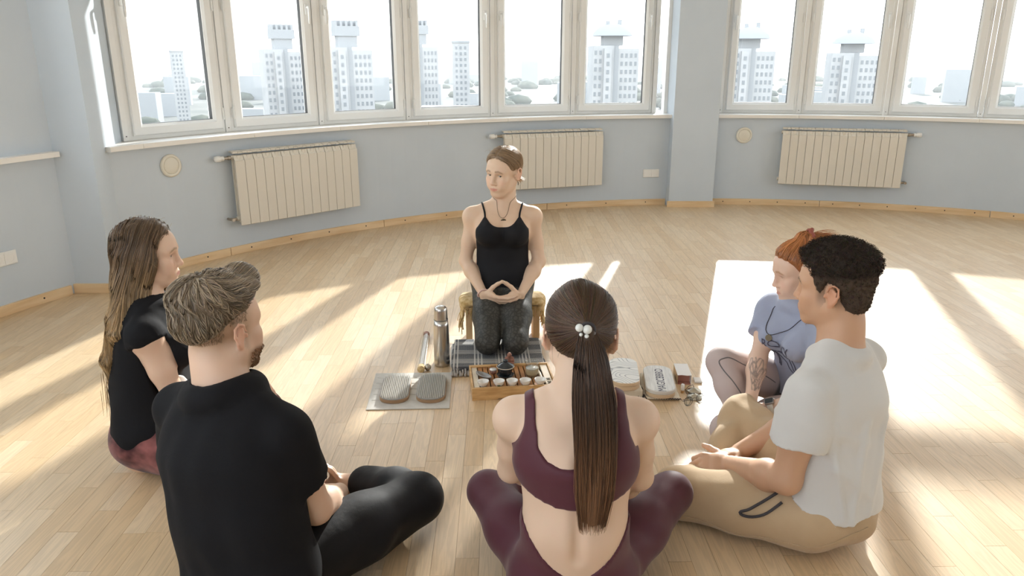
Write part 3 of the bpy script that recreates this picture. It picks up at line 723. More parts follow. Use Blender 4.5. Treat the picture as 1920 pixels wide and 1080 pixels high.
def hand(S, wrist, fdir, nrm_, side, curl=(25, 25, 25, 25), spread=3, scale=1.0, thumb=None, bendk=(1, 1.1, .8), k=.0035):
    """fdir: from the wrist to the knuckles; nrm_: out of the palm; side +1 when the thumb leaves towards cross(fdir, nrm_)*side"""
    f = nrm(fdir); n = np.array(nrm_, float); n = nrm(n-f*(n@f)); u = nrm(np.cross(f, n))
    side = (1 if u @ np.array(side, float) > 0 else -1) if hasattr(side, '__len__') else side; u = u*side; w = np.array(wrist, float); g = scale
    pk_ = [w+f*.088*g+u*.026*g, w+f*.092*g+u*.008*g, w+f*.088*g-u*.010*g, w+f*.079*g-u*.027*g]
    S.etube(w, w+f*.045*g, (.024*g, .016*g), (.032*g, .014*g), u, .01)
    S.etube(w+f*.04*g, w+f*.078*g, (.034*g, .0135*g), (.036*g, .0115*g), u, .01)
    S.ell(w+f*.036*g+u*.020*g+n*.007*g, (.017*g, .026*g, .012*g), np.stack([u, f, n], 1), .01)   # thenar
    S.ell(w+f*.036*g-u*.020*g+n*.006*g, (.012*g, .028*g, .011*g), np.stack([u, f, n], 1), .01)
    L = [(.043, .026, .021), (.048, .030, .023), (.044, .028, .022), (.034, .021, .019)]; rr = [.0085, .0088, .0083, .0074]
    for i in range(4):
        p = pk_[i]; d = nrm(f+u*math.tan(rad(spread))*(1.5-i)); ang = 0; pts = [p-f*.012*g, p]; rs = [rr[i]*1.12*g, rr[i]*1.1*g]
        for m in range(3):
            ang += rad(curl[i])*bendk[m]; dd = d*math.cos(ang)+n*math.sin(ang); p = p+dd*L[i][m]*g; pts.append(p); rs.append(rr[i]*g*(.97, .90, .78)[m])
        S.chain(pts, rs, k*g)
    t0 = w+f*.022*g+u*.022*g+n*.004*g
    td = nrm(f*.72+u*.62+n*.28) if thumb is None else nrm(thumb)
    t1 = t0+td*.040*g; t2 = t1+nrm(td+f*.25)*.032*g; t3 = t2+nrm(td+f*.45)*.024*g
    S.chain([t0, t1, t2, t3], [.0125*g, .0105*g, .0095*g, .0075*g], .005)
def arm(S, sh, el, wr, g=1.0, r=(.047, .040, .036, .038, .024), k=.02):
    sh, el, wr = (np.array(q, float) for q in (sh, el, wr)); r = [q*g for q in r]
    S.chain([sh, sh*.45+el*.55, el], [r[0], r[1], r[2]], k); S.ell(sh, (r[0]*1.12,)*3, None, k*1.4)
    S.chain([el, el*.68+wr*.32, wr], [r[2]*.97, r[3], r[4]], k)
def leg(S, hip, kn, an, toe, g=1.0, r=(.088, .075, .056, .052, .034), k=.03, foot=True):
    hip, kn, an, toe = (np.array(q, float) for q in (hip, kn, an, toe)); r = [q*g for q in r]
    S.chain([hip, hip*.5+kn*.5, kn], [r[0], r[1], r[2]], k)
    S.chain([kn, kn*.66+an*.34, an], [r[2]*.92, r[3], r[4]], k*.8)
    if foot:
        d = nrm(toe-an); S.chain([an-d*.02, an*.5+toe*.5, toe], [.030*g, .030*g, .022*g], .02)
        s_ = nrm(np.cross(d, (0, 0, 1)))
        for i in range(5): S.cone(toe+s_*(i-2)*.015*g, toe+s_*(i-2)*.016*g+d*(.028-.004*abs(i-1))*g, .010*g, .008*g, .006)
def torso(S, J, g=1.0, fem=True, bust=0.0, lat_h=None, lat_c=None):
    P, Wa, Ch, N = (np.array(J[q], float) for q in ('pelvis', 'waist', 'chest', 'neck')); hl = nrm(J['hl']); cl = nrm(J['cl'])
    up = nrm(Wa-P); fw = nrm(np.cross(up, hl)); R = np.stack([hl, fw, up], 1)
    if fem: rp, rw, rc = (.158, .105), (.118, .088), (.138, .098)
    else: rp, rw, rc = (.158, .112), (.142, .105), (.165, .115)
    S.ell(P, np.array((rp[0], rp[1], .095))*g, R, .03)
    for q in (-1, 1): S.ell(P+hl*q*.070*g-fw*.045*g-up*.035*g, np.array((.088, .085, .085))*g, R, .03)
    S.etube(P+up*.04*g, Wa, (rp[0]*.93*g, rp[1]*.92*g), (rw[0]*g, rw[1]*g), hl, .04)
    ml = nrm(hl+cl); S.etube(Wa, Ch, (rw[0]*g, rw[1]*g), (rc[0]*g, rc[1]*g), ml, .04)
    cu = nrm(N-Ch); cf = nrm(np.cross(cu, cl)); top = Ch+(N-Ch)*.62
    S.etube(Ch, top, (rc[0]*g, rc[1]*g), (rc[0]*.80*g, rc[1]*.66*g), cl, .04)
    L, Rr = np.array(J['shL'], float), np.array(J['shR'], float); nb = N+cu*.015*g
    for q in (L, Rr): S.chain([nb+(q-N)*.12, N*.5+q*.5+cu*.004*g, q], [.042*g, .040*g, .046*g], .035)
    for q in (L, Rr):   # shoulder blade mass / pectoral
        S.ell(Ch*.55+q*.45-cf*.045*g, np.array((.065, .045, .08))*g, np.stack([cl, cf, cu], 1), .03)
        S.ell(Ch*.6+q*.4+cf*.055*g, np.array((.07, .04, .055))*g, np.stack([cl, cf, cu], 1), .03)
    if bust:
        for q in (-1, 1): S.ell(Ch+cl*q*.066*g+cf*(.075+bust*.02)*g-cu*.005*g, np.array((.060, .052+.02*bust, .056))*g, np.stack([cl, cf, cu], 1), .03)
    return R, cf
def neck(S, N, H, r, g=1.0):
    b = hp(H, 0, -.028, -.055); S.chain([np.array(N, float)-(b-np.array(N, float))*.25, np.array(N)*.5+b*.5, b], [r*1.12*g, r*.97*g, r*g], .03)
M_eye = new_mat('eye white', (.56, .52, .49), .2); M_iris = new_mat('brown iris', (.09, .055, .035), .15); M_pupil = new_mat('pupil', (.01, .01, .01), .1)
def skin_mat(name, rough=.52, sss=.10):
    m = new_mat(name, rough=rough); n, l, b = nodes(m); a = n.new('ShaderNodeVertexColor'); a.layer_name = 'col'; l.new(a.outputs[0], b.inputs['Base Color'])
    b.inputs['Subsurface Weight'].default_value = sss; b.inputs['Subsurface Radius'].default_value = (1, .35, .2); b.inputs['Subsurface Scale'].default_value = .012
    tc = n.new('ShaderNodeTexCoord'); nz = n.new('ShaderNodeTexNoise'); nz.inputs['Scale'].default_value = 420; bp = n.new('ShaderNodeBump'); bp.inputs['Strength'].default_value = .08; bp.inputs['Distance'].default_value = .0006
    l.new(tc.outputs['Object'], nz.inputs['Vector']); l.new(nz.outputs['Fac'], bp.inputs['Height']); l.new(bp.outputs[0], b.inputs['Normal']); return m
M_skin = skin_mat('skin')
def vcol_mat(name, rough=.5, spec=.5, bump=None):
    m = new_mat(name, rough=rough); n, l, b = nodes(m); a = n.new('ShaderNodeVertexColor'); a.layer_name = 'col'; l.new(a.outputs[0], b.inputs['Base Color']); b.inputs['Specular IOR Level'].default_value = spec
    return m
M_hair = vcol_mat('hair', .42, .5)
CAP_E = ((0, -.014, .034), (.074, .096, .080))
HL_Y = [-.12, -.085, -.06, -.03, -.005, .012, .03, .05, .068, .085]
HL_W = [-.062, -.060, -.048, .000, .022, .016, .024, .050, .074, .084]      # hairline height by depth, women
def hair_cap(H, t, hl=HL_W, step=.004, extra=None, k=.03):
    """closed hair volume over the skull: t(L)-> thickness; extra(S) may add further masses before the cut"""
    s = H['s']; c = H['c']; m = .17*s; S_ = SDF(c-m, c+m*1.02, step)
    if extra is None or not isinstance(extra, tuple):
        pass
    else:
        S_ = SDF(extra[0], extra[1], step)
    X, Y, Z = S_.grid(); R = H['R']; l = [((X-c[0])*R[0, i]+(Y-c[1])*R[1, i]+(Z-c[2])*R[2, i])/s for i in range(3)]
    e, r = CAP_E; q0 = 0; q1 = 0
    for i in range(3): q0 = q0+((l[i]-e[i])/r[i])**2; q1 = q1+((l[i]-e[i])/r[i]**2)**2
    q0 = np.sqrt(q0); d = q0*(q0-1)/np.maximum(np.sqrt(q1), 1e-6)
    d2 = np.sqrt((l[0]/.060)**2+((l[1]-.03)/.062)**2+((l[2]+.02)/.08)**2); d = np.minimum(d, (d2-1)*.06+.004*0+.0) if False else d
    zl = np.interp(np.broadcast_to(l[1], d.shape), *(hl if isinstance(hl, tuple) else (HL_Y, hl))).astype(np.float32)
    d = d-t(l)*(.30+.70*sstep(.0, .032, l[2]-zl)); cut = (zl-l[2])*.8; h = np.maximum(.010-np.abs(d-cut), 0); d = np.maximum(d, cut)+h*h*25
    S_.d = (d*s).astype(np.float32); return S_
def cols(base, N, var=.25, seed=1):
    r = np.random.default_rng(seed); return np.clip(np.array(base)[None]*(1+r.normal(0, var, (N, 1)))+r.normal(0, .006, (N, 3)), .004, .9)
def pick(S, n, seed, cond=None):
    V, F = S.mesh(0); r = np.random.default_rng(seed)
    if cond is not None: V = V[cond(V)]
    return V[r.integers(0, len(V), n)]+r.normal(0, .0012, (n, 3))
# ---------------------------------------------------------------- people
def fabric(name, col, col2=None, rough=.85, scale=5, bump=.3, sheen=.2):
    m = new_mat(name, col, rough)
    if col2: tint(m, col, col2, scale)
    m.node_tree.nodes['Principled BSDF'].inputs['Specular IOR Level'].default_value = .25
    m.node_tree.nodes['Principled BSDF'].inputs['Sheen Weight'].default_value = sheen
    n, l, b = nodes(m); tc = n.new('ShaderNodeTexCoord'); nz = n.new('ShaderNodeTexNoise'); nz.inputs['Scale'].default_value = 700; n2 = n.new('ShaderNodeTexNoise'); n2.inputs['Scale'].default_value = 16; n2.inputs['Detail'].default_value = 3
    ad = n.new('ShaderNodeMath'); ad.operation = 'MULTIPLY_ADD'; ad.inputs[1].default_value = 7
    bp = n.new('ShaderNodeBump'); bp.inputs['Strength'].default_value = bump; bp.inputs['Distance'].default_value = .0012
    l.new(tc.outputs['Object'], nz.inputs['Vector']); l.new(tc.outputs['Object'], n2.inputs['Vector']); l.new(n2.outputs['Fac'], ad.inputs[0]); l.new(nz.outputs['Fac'], ad.inputs[2])
    l.new(ad.outputs[0], bp.inputs['Height']); l.new(bp.outputs[0], b.inputs['Normal']); return m
M_black = fabric('black jersey', (.0065, .0065, .008), rough=.9, sheen=.0)
M_blackp = fabric('black trousers', (.006, .006, .0075), rough=.66, sheen=0)
M_tank = fabric('black ribbed jersey', (.010, .0105, .013), rough=.8, bump=.15, sheen=.0)
M_maroon = fabric('maroon leggings fabric', (.085, .022, .034), rough=.55, bump=.1, sheen=.15)
M_white = fabric('white cotton', (.62, .62, .61), rough=.9)
M_khaki = fabric('khaki cotton', (.46, .33, .20), (.52, .385, .245), rough=.9)
M_blue = fabric('grey blue cotton', (.30, .34, .47), (.34, .38, .50), rough=.9)
M_legg = fabric('pale mauve leggings', (.52, .45, .44), rough=.7, bump=.1)
M_short = fabric('dark grey panel', (.15, .145, .15), rough=.8)
M_dye = tint(fabric('tie dyed crimson', (.2, .05, .05), rough=.8), (.045, .010, .012), (.36, .13, .12), 11, detail=3, lo=.38, hi=.66)
M_print = new_mat('pale print', (.60, .56, .53), .8); M_ink = new_mat('dark print', (.07, .07, .11), .8)
M_metal = new_mat('old brass', (.16, .13, .085), .5, Metallic=.6); M_cord = new_mat('dark cord', (.05, .045, .05), .8)
M_pearl = new_mat('pearl', (.72, .74, .72), .25); M_bead = new_mat('pink beads', (.72, .50, .45), .35)
# snake pattern leggings
M_snake = new_mat('snake print leggings', rough=.6); n, l, b = nodes(M_snake)
tc = n.new('ShaderNodeTexCoord'); nz = n.new('ShaderNodeTexNoise'); nz.inputs['Scale'].default_value = 30; nz.inputs['Detail'].default_value = 2; mxv = n.new('ShaderNodeVectorMath'); mxv.operation = 'MULTIPLY_ADD'
mxv.inputs[1].default_value = (.03, .03, .03); l.new(nz.outputs['Color'], mxv.inputs[0]); l.new(tc.outputs['Object'], mxv.inputs[2]); l.new(tc.outputs['Object'], nz.inputs['Vector'])
vo = n.new('ShaderNodeTexVoronoi'); vo.feature = 'DISTANCE_TO_EDGE'; vo.inputs['Scale'].default_value = 48; l.new(mxv.outputs[0], vo.inputs['Vector'])
cr = n.new('ShaderNodeValToRGB'); cr.color_ramp.elements[0].position = .03; cr.color_ramp.elements[1].position = .22; cr.color_ramp.elements[0].color = (.018, .018, .016, 1); cr.color_ramp.elements[1].color = (.050, .049, .042, 1)
l.new(vo.outputs['Distance'], cr.inputs[0]); l.new(cr.outputs[0], b.inputs['Base Color'])

def settle(root, base):
    root.location = base
    for c in root.children:
        if c.name.split('.')[0] != 'x': c.location = c.location-Vector(base)
def wrinkle(F, amp, freq, seed, st=(1, 1, 1), mask=None, sharp=False):
    m = np.abs(F.d) < .035; I = np.nonzero(m); P = [F.ax[i][I[i]] for i in range(3)]
    w = sines([P[i]*st[i] for i in range(3)], freq, seed, 4)
    if sharp: w = 1-2*np.abs(w)
    if mask is not None: w = w*mask(*P)
    F.d[m] += amp*w; return F
def sleeve(F, sh, el, frac, r0, r1, k=.02):
    sh, el = np.array(sh, float), np.array(el, float); e = sh+(el-sh)*frac; d = nrm(el-sh); e2 = e+d*.05
    def fn(X, Y, Z):
        x, y, z = X-sh[0], Y-sh[1], Z-sh[2]; L = np.linalg.norm(e-sh); h = x*d[0]+y*d[1]+z*d[2]; t = np.clip(h/L, 0, 1.3)
        q = np.sqrt((x-t*L*d[0])**2+(y-t*L*d[1])**2+(z-t*L*d[2])**2)-(r0+t*(r1-r0)); return np.maximum(q, h-L)
    r = max(r0, r1); return F.put(fn, np.minimum(sh, e2)-r, np.maximum(sh, e2)+r, k)
def fresh(S):
    o = SDF.__new__(SDF); o.ax = S.ax; o.d = np.full_like(S.d, .3); return o
def cloth(F, name, mat, root, smooth=2):
    V, Fc = F.mesh(smooth); return mesh_np(name, V, Fc, mat, root)
def ribbon_on(S, pts, w, off, n=24, it=5):
    """a flat strap that follows the surface of S through pts"""
    P = np.array(pts, float); t = np.linspace(0, len(P)-1, n); Q = np.stack([np.interp(t, np.arange(len(P)), P[:, i]) for i in range(3)], 1)
    for _ in range(it): Q = S.snap(Q, off, 2); Q[1:-1] = Q[1:-1]*.6+.2*(Q[2:]+Q[:-2])
    Q = S.snap(Q, off, 3); T = np.gradient(Q, axis=0); G = S.grad(Q); B = np.cross(T, G); B /= np.maximum(np.linalg.norm(B, axis=1, keepdims=True), 1e-9); m = MB(); v = []; f = []
    for i in range(n):
        for sx, so in ((-1, -.0035), (-1, .0015), (-.6, .0025), (.6, .0025), (1, .0015), (1, -.0035)): v.append(Q[i]+B[i]*w*sx+G[i]*so)
    for i in range(n-1):
        for k in range(6): f.append((6*i+k, 6*i+(k+1) % 6, 6*i+6+(k+1) % 6, 6*i+6+k))
    f += [(5, 4, 3, 2, 1, 0), tuple(range(6*n-6, 6*n))]; return m.add(v, f, None, True)
def text_mesh(body, size):
    cu = bpy.data.curves.new('lettering', 'FONT'); cu.body = body; cu.size = size; cu.align_x = 'CENTER'; cu.align_y = 'CENTER'; cu.resolution_u = 3
    o = bpy.data.objects.new('lettering', cu); COL.objects.link(o); dg = bpy.context.evaluated_depsgraph_get(); me = bpy.data.meshes.new_from_object(o.evaluated_get(dg))
    v = np.array([q.co[:] for q in me.vertices]); f = [tuple(p.vertices) for p in me.polygons]; bpy.data.objects.remove(o); bpy.data.curves.remove(cu); bpy.data.meshes.remove(me); return v, f
def yoke(T, N, H, r, rr=.020, back=None):
    """a round neckline: a collar ring about the neck base, then the neck hole through it; returns the ring"""
    N = np.array(N, float); a = nrm(np.array(hp(H, 0, -.028, -.055))-N); a = nrm(a*.8+np.array((0, 0, .35))); f = H['R'][:, 1]; b_ = np.array((0, 0, 0)) if back is None else back
    u = nrm(np.cross(a, (1., .2, 0))); v = np.cross(a, u); P = [N+b_+(u*math.cos(k)+v*math.sin(k))*r for k in np.linspace(0, 2*math.pi, 17)]
    for i in range(16): T.cone(P[i], P[i+1], rr, rr, .03)
    T.cone(N+b_-a*.06, N+b_+a*.14, r-.006, r+.004, .004, 's')
    return [N+b_+a*.013+(u*math.cos(k)+v*math.sin(k))*(r+.001) for k in np.linspace(0, 2*math.pi, 41)[:-1]]
def chain_on(S, pts, off, n=30):
    P = np.array(pts, float); t = np.linspace(0, len(P)-1, n); Q = np.stack([np.interp(t, np.arange(len(P)), P[:, i]) for i in range(3)], 1)
    for _ in range(4): Q[1:-1] = Q[1:-1]*.5+.25*(Q[2:]+Q[:-2]); Q = S.snap(Q, off, 2)
    return Q
def rt(az): return np.array((math.cos(rad(az)), -math.sin(rad(az)), 0))
def fwv(az): return np.array((math.sin(rad(az)), math.cos(rad(az)), 0))

# ---- the kneeling woman who faces the others
def kneeling_woman():
    root = empty('person', label='woman kneeling on the fringed stool in black strap top and snake print leggings, hands joined', cat='person')
    H = head_frame((-.043, 3.735, .855), 213, -7, -3, .97); rn = (.80, .63, .50)
    S = SDF((-.33, 3.22, .0), (.24, 3.98, 1.0), .0065, [((-.16, 3.60, .72), (.06, 3.85, .985), .003), ((-.17, 3.42, .17), (.08, 3.60, .32), .0032)])
    R_ = -rt(0); J = dict(pelvis=(-.048, 3.735, .315), waist=(-.048, 3.745, .43), chest=(-.048, 3.73, .555), neck=(-.048, 3.755, .672), hl=-np.array((1, 0, 0)), cl=-np.array((1, 0, 0)), shR=(-.196, 3.745, .628), shL=(.100, 3.745, .628))
    torso(S, J, 1.02, True, .6)
    for q in (-1, 1):
        x = -.048+q*.070; leg(S, (x, 3.70, .250), (x+q*-.002, 3.355, .105), (x, 3.72, .065), (x, 3.86, .035), .92)
    B = S.like()
    ce = -.048
    arm(S, J['shR'], (-.236, 3.725, .405), (-.140, 3.552, .281), .88); arm(S, J['shL'], (.137, 3.725, .402), (.044, 3.552, .281), .88)
    hand(S, (-.140, 3.550, .280), (.86, -.34, -.26), (.1, .75, .55), 1, (20, 22, 24, 28), 2, 1.0, (.60, -.15, .72))
    hand(S, (.044, 3.550, .280), (-.86, -.24, -.24), (-.1, .75, .55), -1, (20, 22, 24, 28), 2, 1.0, (-.60, -.18, .76))
    neck(S, J['neck'], H, .050); build_head(S, H, True, .8)
    V, F = S.mesh(1); mesh_np('body', V, F, M_skin, root, True, skin_color(V, H, rn, (.58, .25, .20), (.30, .19, .12)))
    eyeballs(H, root, gaze=(-.35, .9, -.12))
    T = B.like(); T.d -= .0065; X, Y, Z = T.grid(); dx = np.abs(X-ce)
    zt = np.where(dx < .086, .600+.050*(dx/.086)**2, np.maximum(.648-(dx-.086)*1.35, .585)); zb = np.where(dx < .12, .615-.02*(dx/.1), .59)
    zt = np.where(Y < 3.745, zt, zb); arm_cut = (dx-.131)
    T.cut(np.maximum(np.maximum(Z-zt, .292-Z), arm_cut).astype(np.float32)); wrinkle(T, .0012, 60, 4, (.4, .4, 2.6), lambda x, y, z: (z < .53)*1.0)
    tank = cloth(T, 'strap_top', M_tank, root)
    for q in (-1, 1):
        ribbon_on(S, [(ce+q*.086, 3.64, .640), (ce+q*.092, 3.665, .675), (ce+q*.100, 3.72, .70), (ce+q*.092, 3.80, .67), (ce+q*.075, 3.83, .60)], .0042, .002).build('strap', M_tank, tank)
    L = B.like(); L.d -= .0045; X, Y, Z = L.grid()
    L.cut((Z-.315).astype(np.float32)); L.d = np.maximum(L.d, np.where((Y > 3.72) & (Z < .12), .02, -.02).astype(np.float32))
    wrinkle(L, .0015, 70, 8, (1, .5, 1)); cloth(L, 'leggings', M_snake, root)
    # hair combed from a centre part to the nape
    def t(l): return (.010+.004*sstep(.02, .09, l[2])-.0055*np.exp(-(l[0]/.006)**2)*(l[1] > -.05)*(l[2] > .03)).astype(np.float32)
    C = hair_cap(H, t); C.ell(hp(H, 0, -.108, -.045), np.array((.030, .024, .034)), H['R'], .02)
    C.d += .0  # cap
    base = (.25, .165, .095); V, F = C.mesh(1); hc = mesh_np('hair', V, F, M_hair, root, True, cols(base, len(V), .08, 2)*.8)
    bun = hp(H, 0, -.115, -.045); fz = H['R'][:, 2]; rx = H['R'][:, 0]
    st = pick(C, 2300, 5)
    def flow(P, i):
        Lc = hloc(H, P); side = np.sign(Lc[:, :1])*np.clip(1.4-i*.18, 0, 1.4)*(np.abs(Lc[:, :1]) < .06)
        return nrm_rows(bun-P)+side*rx[None]*.9-fz[None]*.15
    pa = strands(C, st, flow, 11, .014, RNG.uniform(.0005, .003, len(st)))
    hair_obj('hair_strands', pa, .00075, M_hair, hc, cols((.34, .23, .135), len(st), .3, 3))
    ends = np.stack([bun+np.outer(np.linspace(0, 1, 7), nrm(H['R'] @ np.array((a, -.75+b*.3, -.9+c*.5)))*.055) for a, b, c in RNG.normal(0, .55, (140, 3))])
    hair_obj('hair_ends', ends, .0008, M_hair, hc, cols((.40, .27, .15), 140, .2, 4))
    fly = fly_away(C, 45, 6, .022); tag(hair_obj('flyaway_hair', fly, .00028, M_hair, hc, cols((.45, .32, .2), 45, .1, 5)), kind='stuff')
    # necklace, earring, bracelet
    Q = chain_on(S, [hp(H, .03, -.07, -.12), (-.092, 3.70, .715), (-.085, 3.665, .70), (-.046, 3.632, .645), (-.008, 3.665, .70), (.0, 3.70, .715), hp(H, -.03, -.07, -.12)], .0016)
    nk = MB().tube(Q, .0010, 5).build('necklace', M_metal, root); i = int(np.argmin(Q[:, 2])); p = Vector(Q[i])+Vector((0, -.006, -.016))
    M = Matrix.Translation(p) @ Matrix.Rotation(rad(-70), 4, 'X')
    MB().lathe([(.001, -.0025), (.0140, -.0025), (.0150, 0), (.0140, .0022), (.0115, .0022), (.0105, .0008), (.0045, .0012), (.003, .003), (.0005, .0032)], 24, M @ Matrix.Rotation(rad(180), 4, 'X')).build('pendant', M_metal, nk)
    e = hp(H, -.082, -.010, -.048); MB().sphere(e, .0035).cyl(e, Vector(e)-Vector((0, 0, .012)), .0022).build('earring', M_metal, root)
    w = np.array((-.143, 3.557, .284)); ax = nrm(np.array((.096, -.17, -.135))); u = nrm(np.cross(ax, (0, 0, 1))); v = np.cross(ax, u)
    br = MB()
    for k in range(20):
        a = 2*math.pi*k/20; br.sphere(w+(u*math.cos(a)+v*math.sin(a))*.0275, .0042, 5)
    tag(br.build('bracelet', M_bead, root), kind='stuff'); settle(root, (-.048, 3.6, 0)); return root
def nrm_rows(A): return A/np.maximum(np.linalg.norm(A, axis=1, keepdims=True), 1e-9)
def fly_away(C, n, seed, lift):
    st = pick(C, n, seed); r = np.random.default_rng(seed); G = C.grad(st); side = nrm_rows(np.cross(G, r.normal(size=(n, 3))))
    t = np.linspace(0, 1, 8)[None, :, None]; L = r.uniform(.5, 1.3, (n, 1, 1))*lift
    return st[:, None]+G[:, None]*L*np.sin(t*1.9)*.8+side[:, None]*L*2*t+np.array((0, 0, -1))*(L*.6*t*t)

# ---- the woman with the ponytail, seen from behind
def ponytail_woman():
    root = empty('person', label='woman seen from behind in maroon sports top and leggings with a long brown ponytail', cat='person')
    H = head_frame((.165, 1.722, .755), 4, -4, 2, 1.0)
    S = SDF((-.19, 1.42, 0), (.60, 2.26, .90), .0065, [((.05, 1.58, .60), (.28, 1.86, .885), .0042)])
    J = dict(pelvis=(.158, 1.655, .115), waist=(.156, 1.632, .285), chest=(.157, 1.650, .46), neck=(.157, 1.672, .607), hl=rt(2), cl=rt(3), shL=(.008, 1.70, .542), shR=(.308, 1.695, .540))
    torso(S, J, 1.03, True, .3)
    leg(S, (.085, 1.70, .105), (-.071, 1.975, .165), (.22, 2.10, .05), (.33, 2.08, .03), 1.0); leg(S, (.235, 1.70, .105), (.472, 1.97, .163), (.12, 1.97, .05), (.0, 2.0, .03), 1.0)
    B = S.like()
    arm(S, J['shL'], (-.002, 1.795, .345), (.12, 2.01, .195), .95); arm(S, J['shR'], (.338, 1.775, .335), (.258, 1.93, .165), .95)
    hand(S, (.12, 2.01, .195), (.75, .45, -.45), (.3, .1, -.9), -1, (20, 20, 25, 25)); hand(S, (.258, 1.93, .165), (-.65, .55, -.4), (-.3, .1, -.9), 1, (20, 20, 25, 25))
    neck(S, J['neck'], H, .049); build_head(S, H, True)
    # spine groove and shoulder blades
    S.cone((.156, 1.535, .25), (.157, 1.55, .52), .006, .004, .03, 's')
    V, F = S.mesh(1); mesh_np('body', V, F, M_skin, root, True, skin_color(V, H, (.82, .65, .53), brow=(.12, .07, .04))); eyeballs(H, root)
    T = B.like(); T.d -= .0055; X, Y, Z = T.grid(); x = X-.152; ax = np.abs(x)
    bot = .377+1.9*x*x
    top = np.interp(ax, [0, .04, .072, .090, .104, .109, .122, .145, .16], [.487, .489, .502, .525, .70, .70, .70, .500, .47]).astype(np.float32)
    top = np.where(ax > .1225, np.interp(ax, [.1225, .126, .145, .2], [.66, .550, .505, .49]), top); fr = np.where(ax < .085, .47, top)
    top = np.where(Y < 1.70, top, fr)
    T.cut(np.maximum(np.maximum(Z-top, bot-Z), ax-.155).astype(np.float32)); cloth(T, 'sports_top', M_maroon, root, 3)
    L = B.like(); L.d -= .0045; X, Y, Z = L.grid(); x = X-.155
    wb_ = np.where(Y < 1.75, .192+7.5*x*x, .26); L.cut((Z-np.minimum(wb_, .33)).astype(np.float32))
    L.cone((.22, 2.10, .05), (.36, 2.08, .02), .050, .05, .004, 's'); L.cone((.12, 1.97, .05), (-.03, 2.0, .02), .05, .05, .004, 's')
    wrinkle(L, .0022, 55, 21, (1, 1, 1.6), lambda x, y, z: np.exp(-((y-1.72)/.10)**2)); cloth(L, 'leggings', M_maroon, root)
    tie = hp(H, .010, -.112, .050)
    def t(l): return (.010+.006*sstep(.03, .1, l[2])+.008*np.exp(-((l[0]+.015)/.03)**2-((l[1]-.0)/.05)**2)*(l[2] > .06)-.004*np.exp(-((l[0]+.004)/.012)**2)*(l[1] < .0)*(l[2] > .06)).astype(np.float32)
    C = hair_cap(H, t); C.ell(tie, (.022, .020, .020), None, .02)
    base = (.058, .030, .017); V, F = C.mesh(1); hc = mesh_np('hair', V, F, M_hair, root, True, cols(base, len(V), .06, 2)*.8)
    st = pick(C, 3800, 9)
    pa = strands(C, st, lambda P, i: nrm_rows(tie-P), 12, .0125, RNG.uniform(.0004, .0028, len(st)))
    hair_obj('hair_strands', pa, .00085, M_hair, hc, cols((.075, .040, .022), len(st), .35, 3))
    # ponytail: a bundle around a hanging centre line
    cl_ = np.array([tie, tie+np.array((.004, -.028, -.008)), (.178, 1.560, .72), (.187, 1.538, .62), (.190, 1.530, .52), (.190, 1.522, .44), (.186, 1.516, .368)])
    wd = np.array([.012, .021, .038, .046, .047, .042, .030]); dp = np.array([.012, .019, .026, .024, .020, .017, .010])
    PT = SDF((.08, 1.44, .33), (.30, 1.72, .86), .0045)
    fine = np.linspace(0, 6, 121); cs_ = np.stack([np.interp(fine, np.arange(7), cl_[:, j]) for j in range(3)], 1)
    for _ in range(160): cs_[1:-1] = cs_[1:-1]*.4+.3*(cs_[2:]+cs_[:-2])
    for i in range(0, 120, 4):
        w0, w1 = (np.interp(fine[[i, i+4]], np.arange(7), q)*.88 for q in (wd, dp)); PT.etube(cs_[i], cs_[i+4], (w0[0], w1[0]), (w0[1], w1[1]), (1, 0, 0), .0015, .004)
    wrinkle(PT, .0022, 210, 3, (1, 1, .06)); V, F = PT.mesh(1)
    def pcol(z, N, seed, k=1.0):
        f = sstep(.66, .42, z)[:, None]; c = np.array((.062, .032, .018))*(1-f)+np.array((.185, .088, .042))*f
        return np.clip(c*(1+np.random.default_rng(seed).normal(0, .28*k, (N, 1))), .004, .9)
    po = mesh_np('ponytail', V, F, M_hair, root, True, pcol(V[:, 2], len(V), 3, .1)*.75)
    N = 1500; u = RNG.uniform(0, 2*np.pi, N); q = np.sqrt(RNG.uniform(.55, 1.1, N)); tt = np.linspace(0, 6, 20); ln = RNG.uniform(.80, 1.03, N)
    pts = np.empty((N, 20, 3)); wob = RNG.normal(0, .0016, (N, 1))*np.sin(np.linspace(0, 9, 20))[None]
    for j in range(3): pts[:, :, j] = np.stack([np.interp(np.minimum(tt*ln[i], 6), fine, cs_[:, j]) for i in range(N)])
    wv = np.interp(tt, np.arange(7), wd); dv = np.interp(tt, np.arange(7), dp)
    pts[:, :, 0] += np.cos(u)[:, None]*q[:, None]*wv+wob; pts[:, :, 1] += np.sin(u)[:, None]*q[:, None]*dv
    pts[:, :, 2] -= (RNG.uniform(-.01, .03, N))[:, None]*np.linspace(0, 1, 20)[None]**4
    V, F = tube_mesh(pts, .0009*np.interp(np.linspace(0, 1, 20), [0, .85, 1], [1, .9, .3])[None]*np.ones((N, 1)))
    vc = pcol(V[:, 2], len(V), 1, 0)*np.repeat(np.clip(1+np.random.default_rng(8).normal(0, .4, N), .3, 2.2), 60)[:, None]; mesh_np('ponytail_strands', V, F, M_hair, po, True, vc)
    tag(hair_obj('flyaway_hair', fly_away(C, 40, 16, .02), .00028, M_hair, hc, cols((.12, .07, .04), 40, .1, 5)), kind='stuff')
    ht = MB().tube([tie+np.array((.016*math.cos(a), -.016, .016*math.sin(a))) for a in np.linspace(0, 2*math.pi, 17)[:-1]], .0045, 8, True).build('hair_tie', M_cord, root)
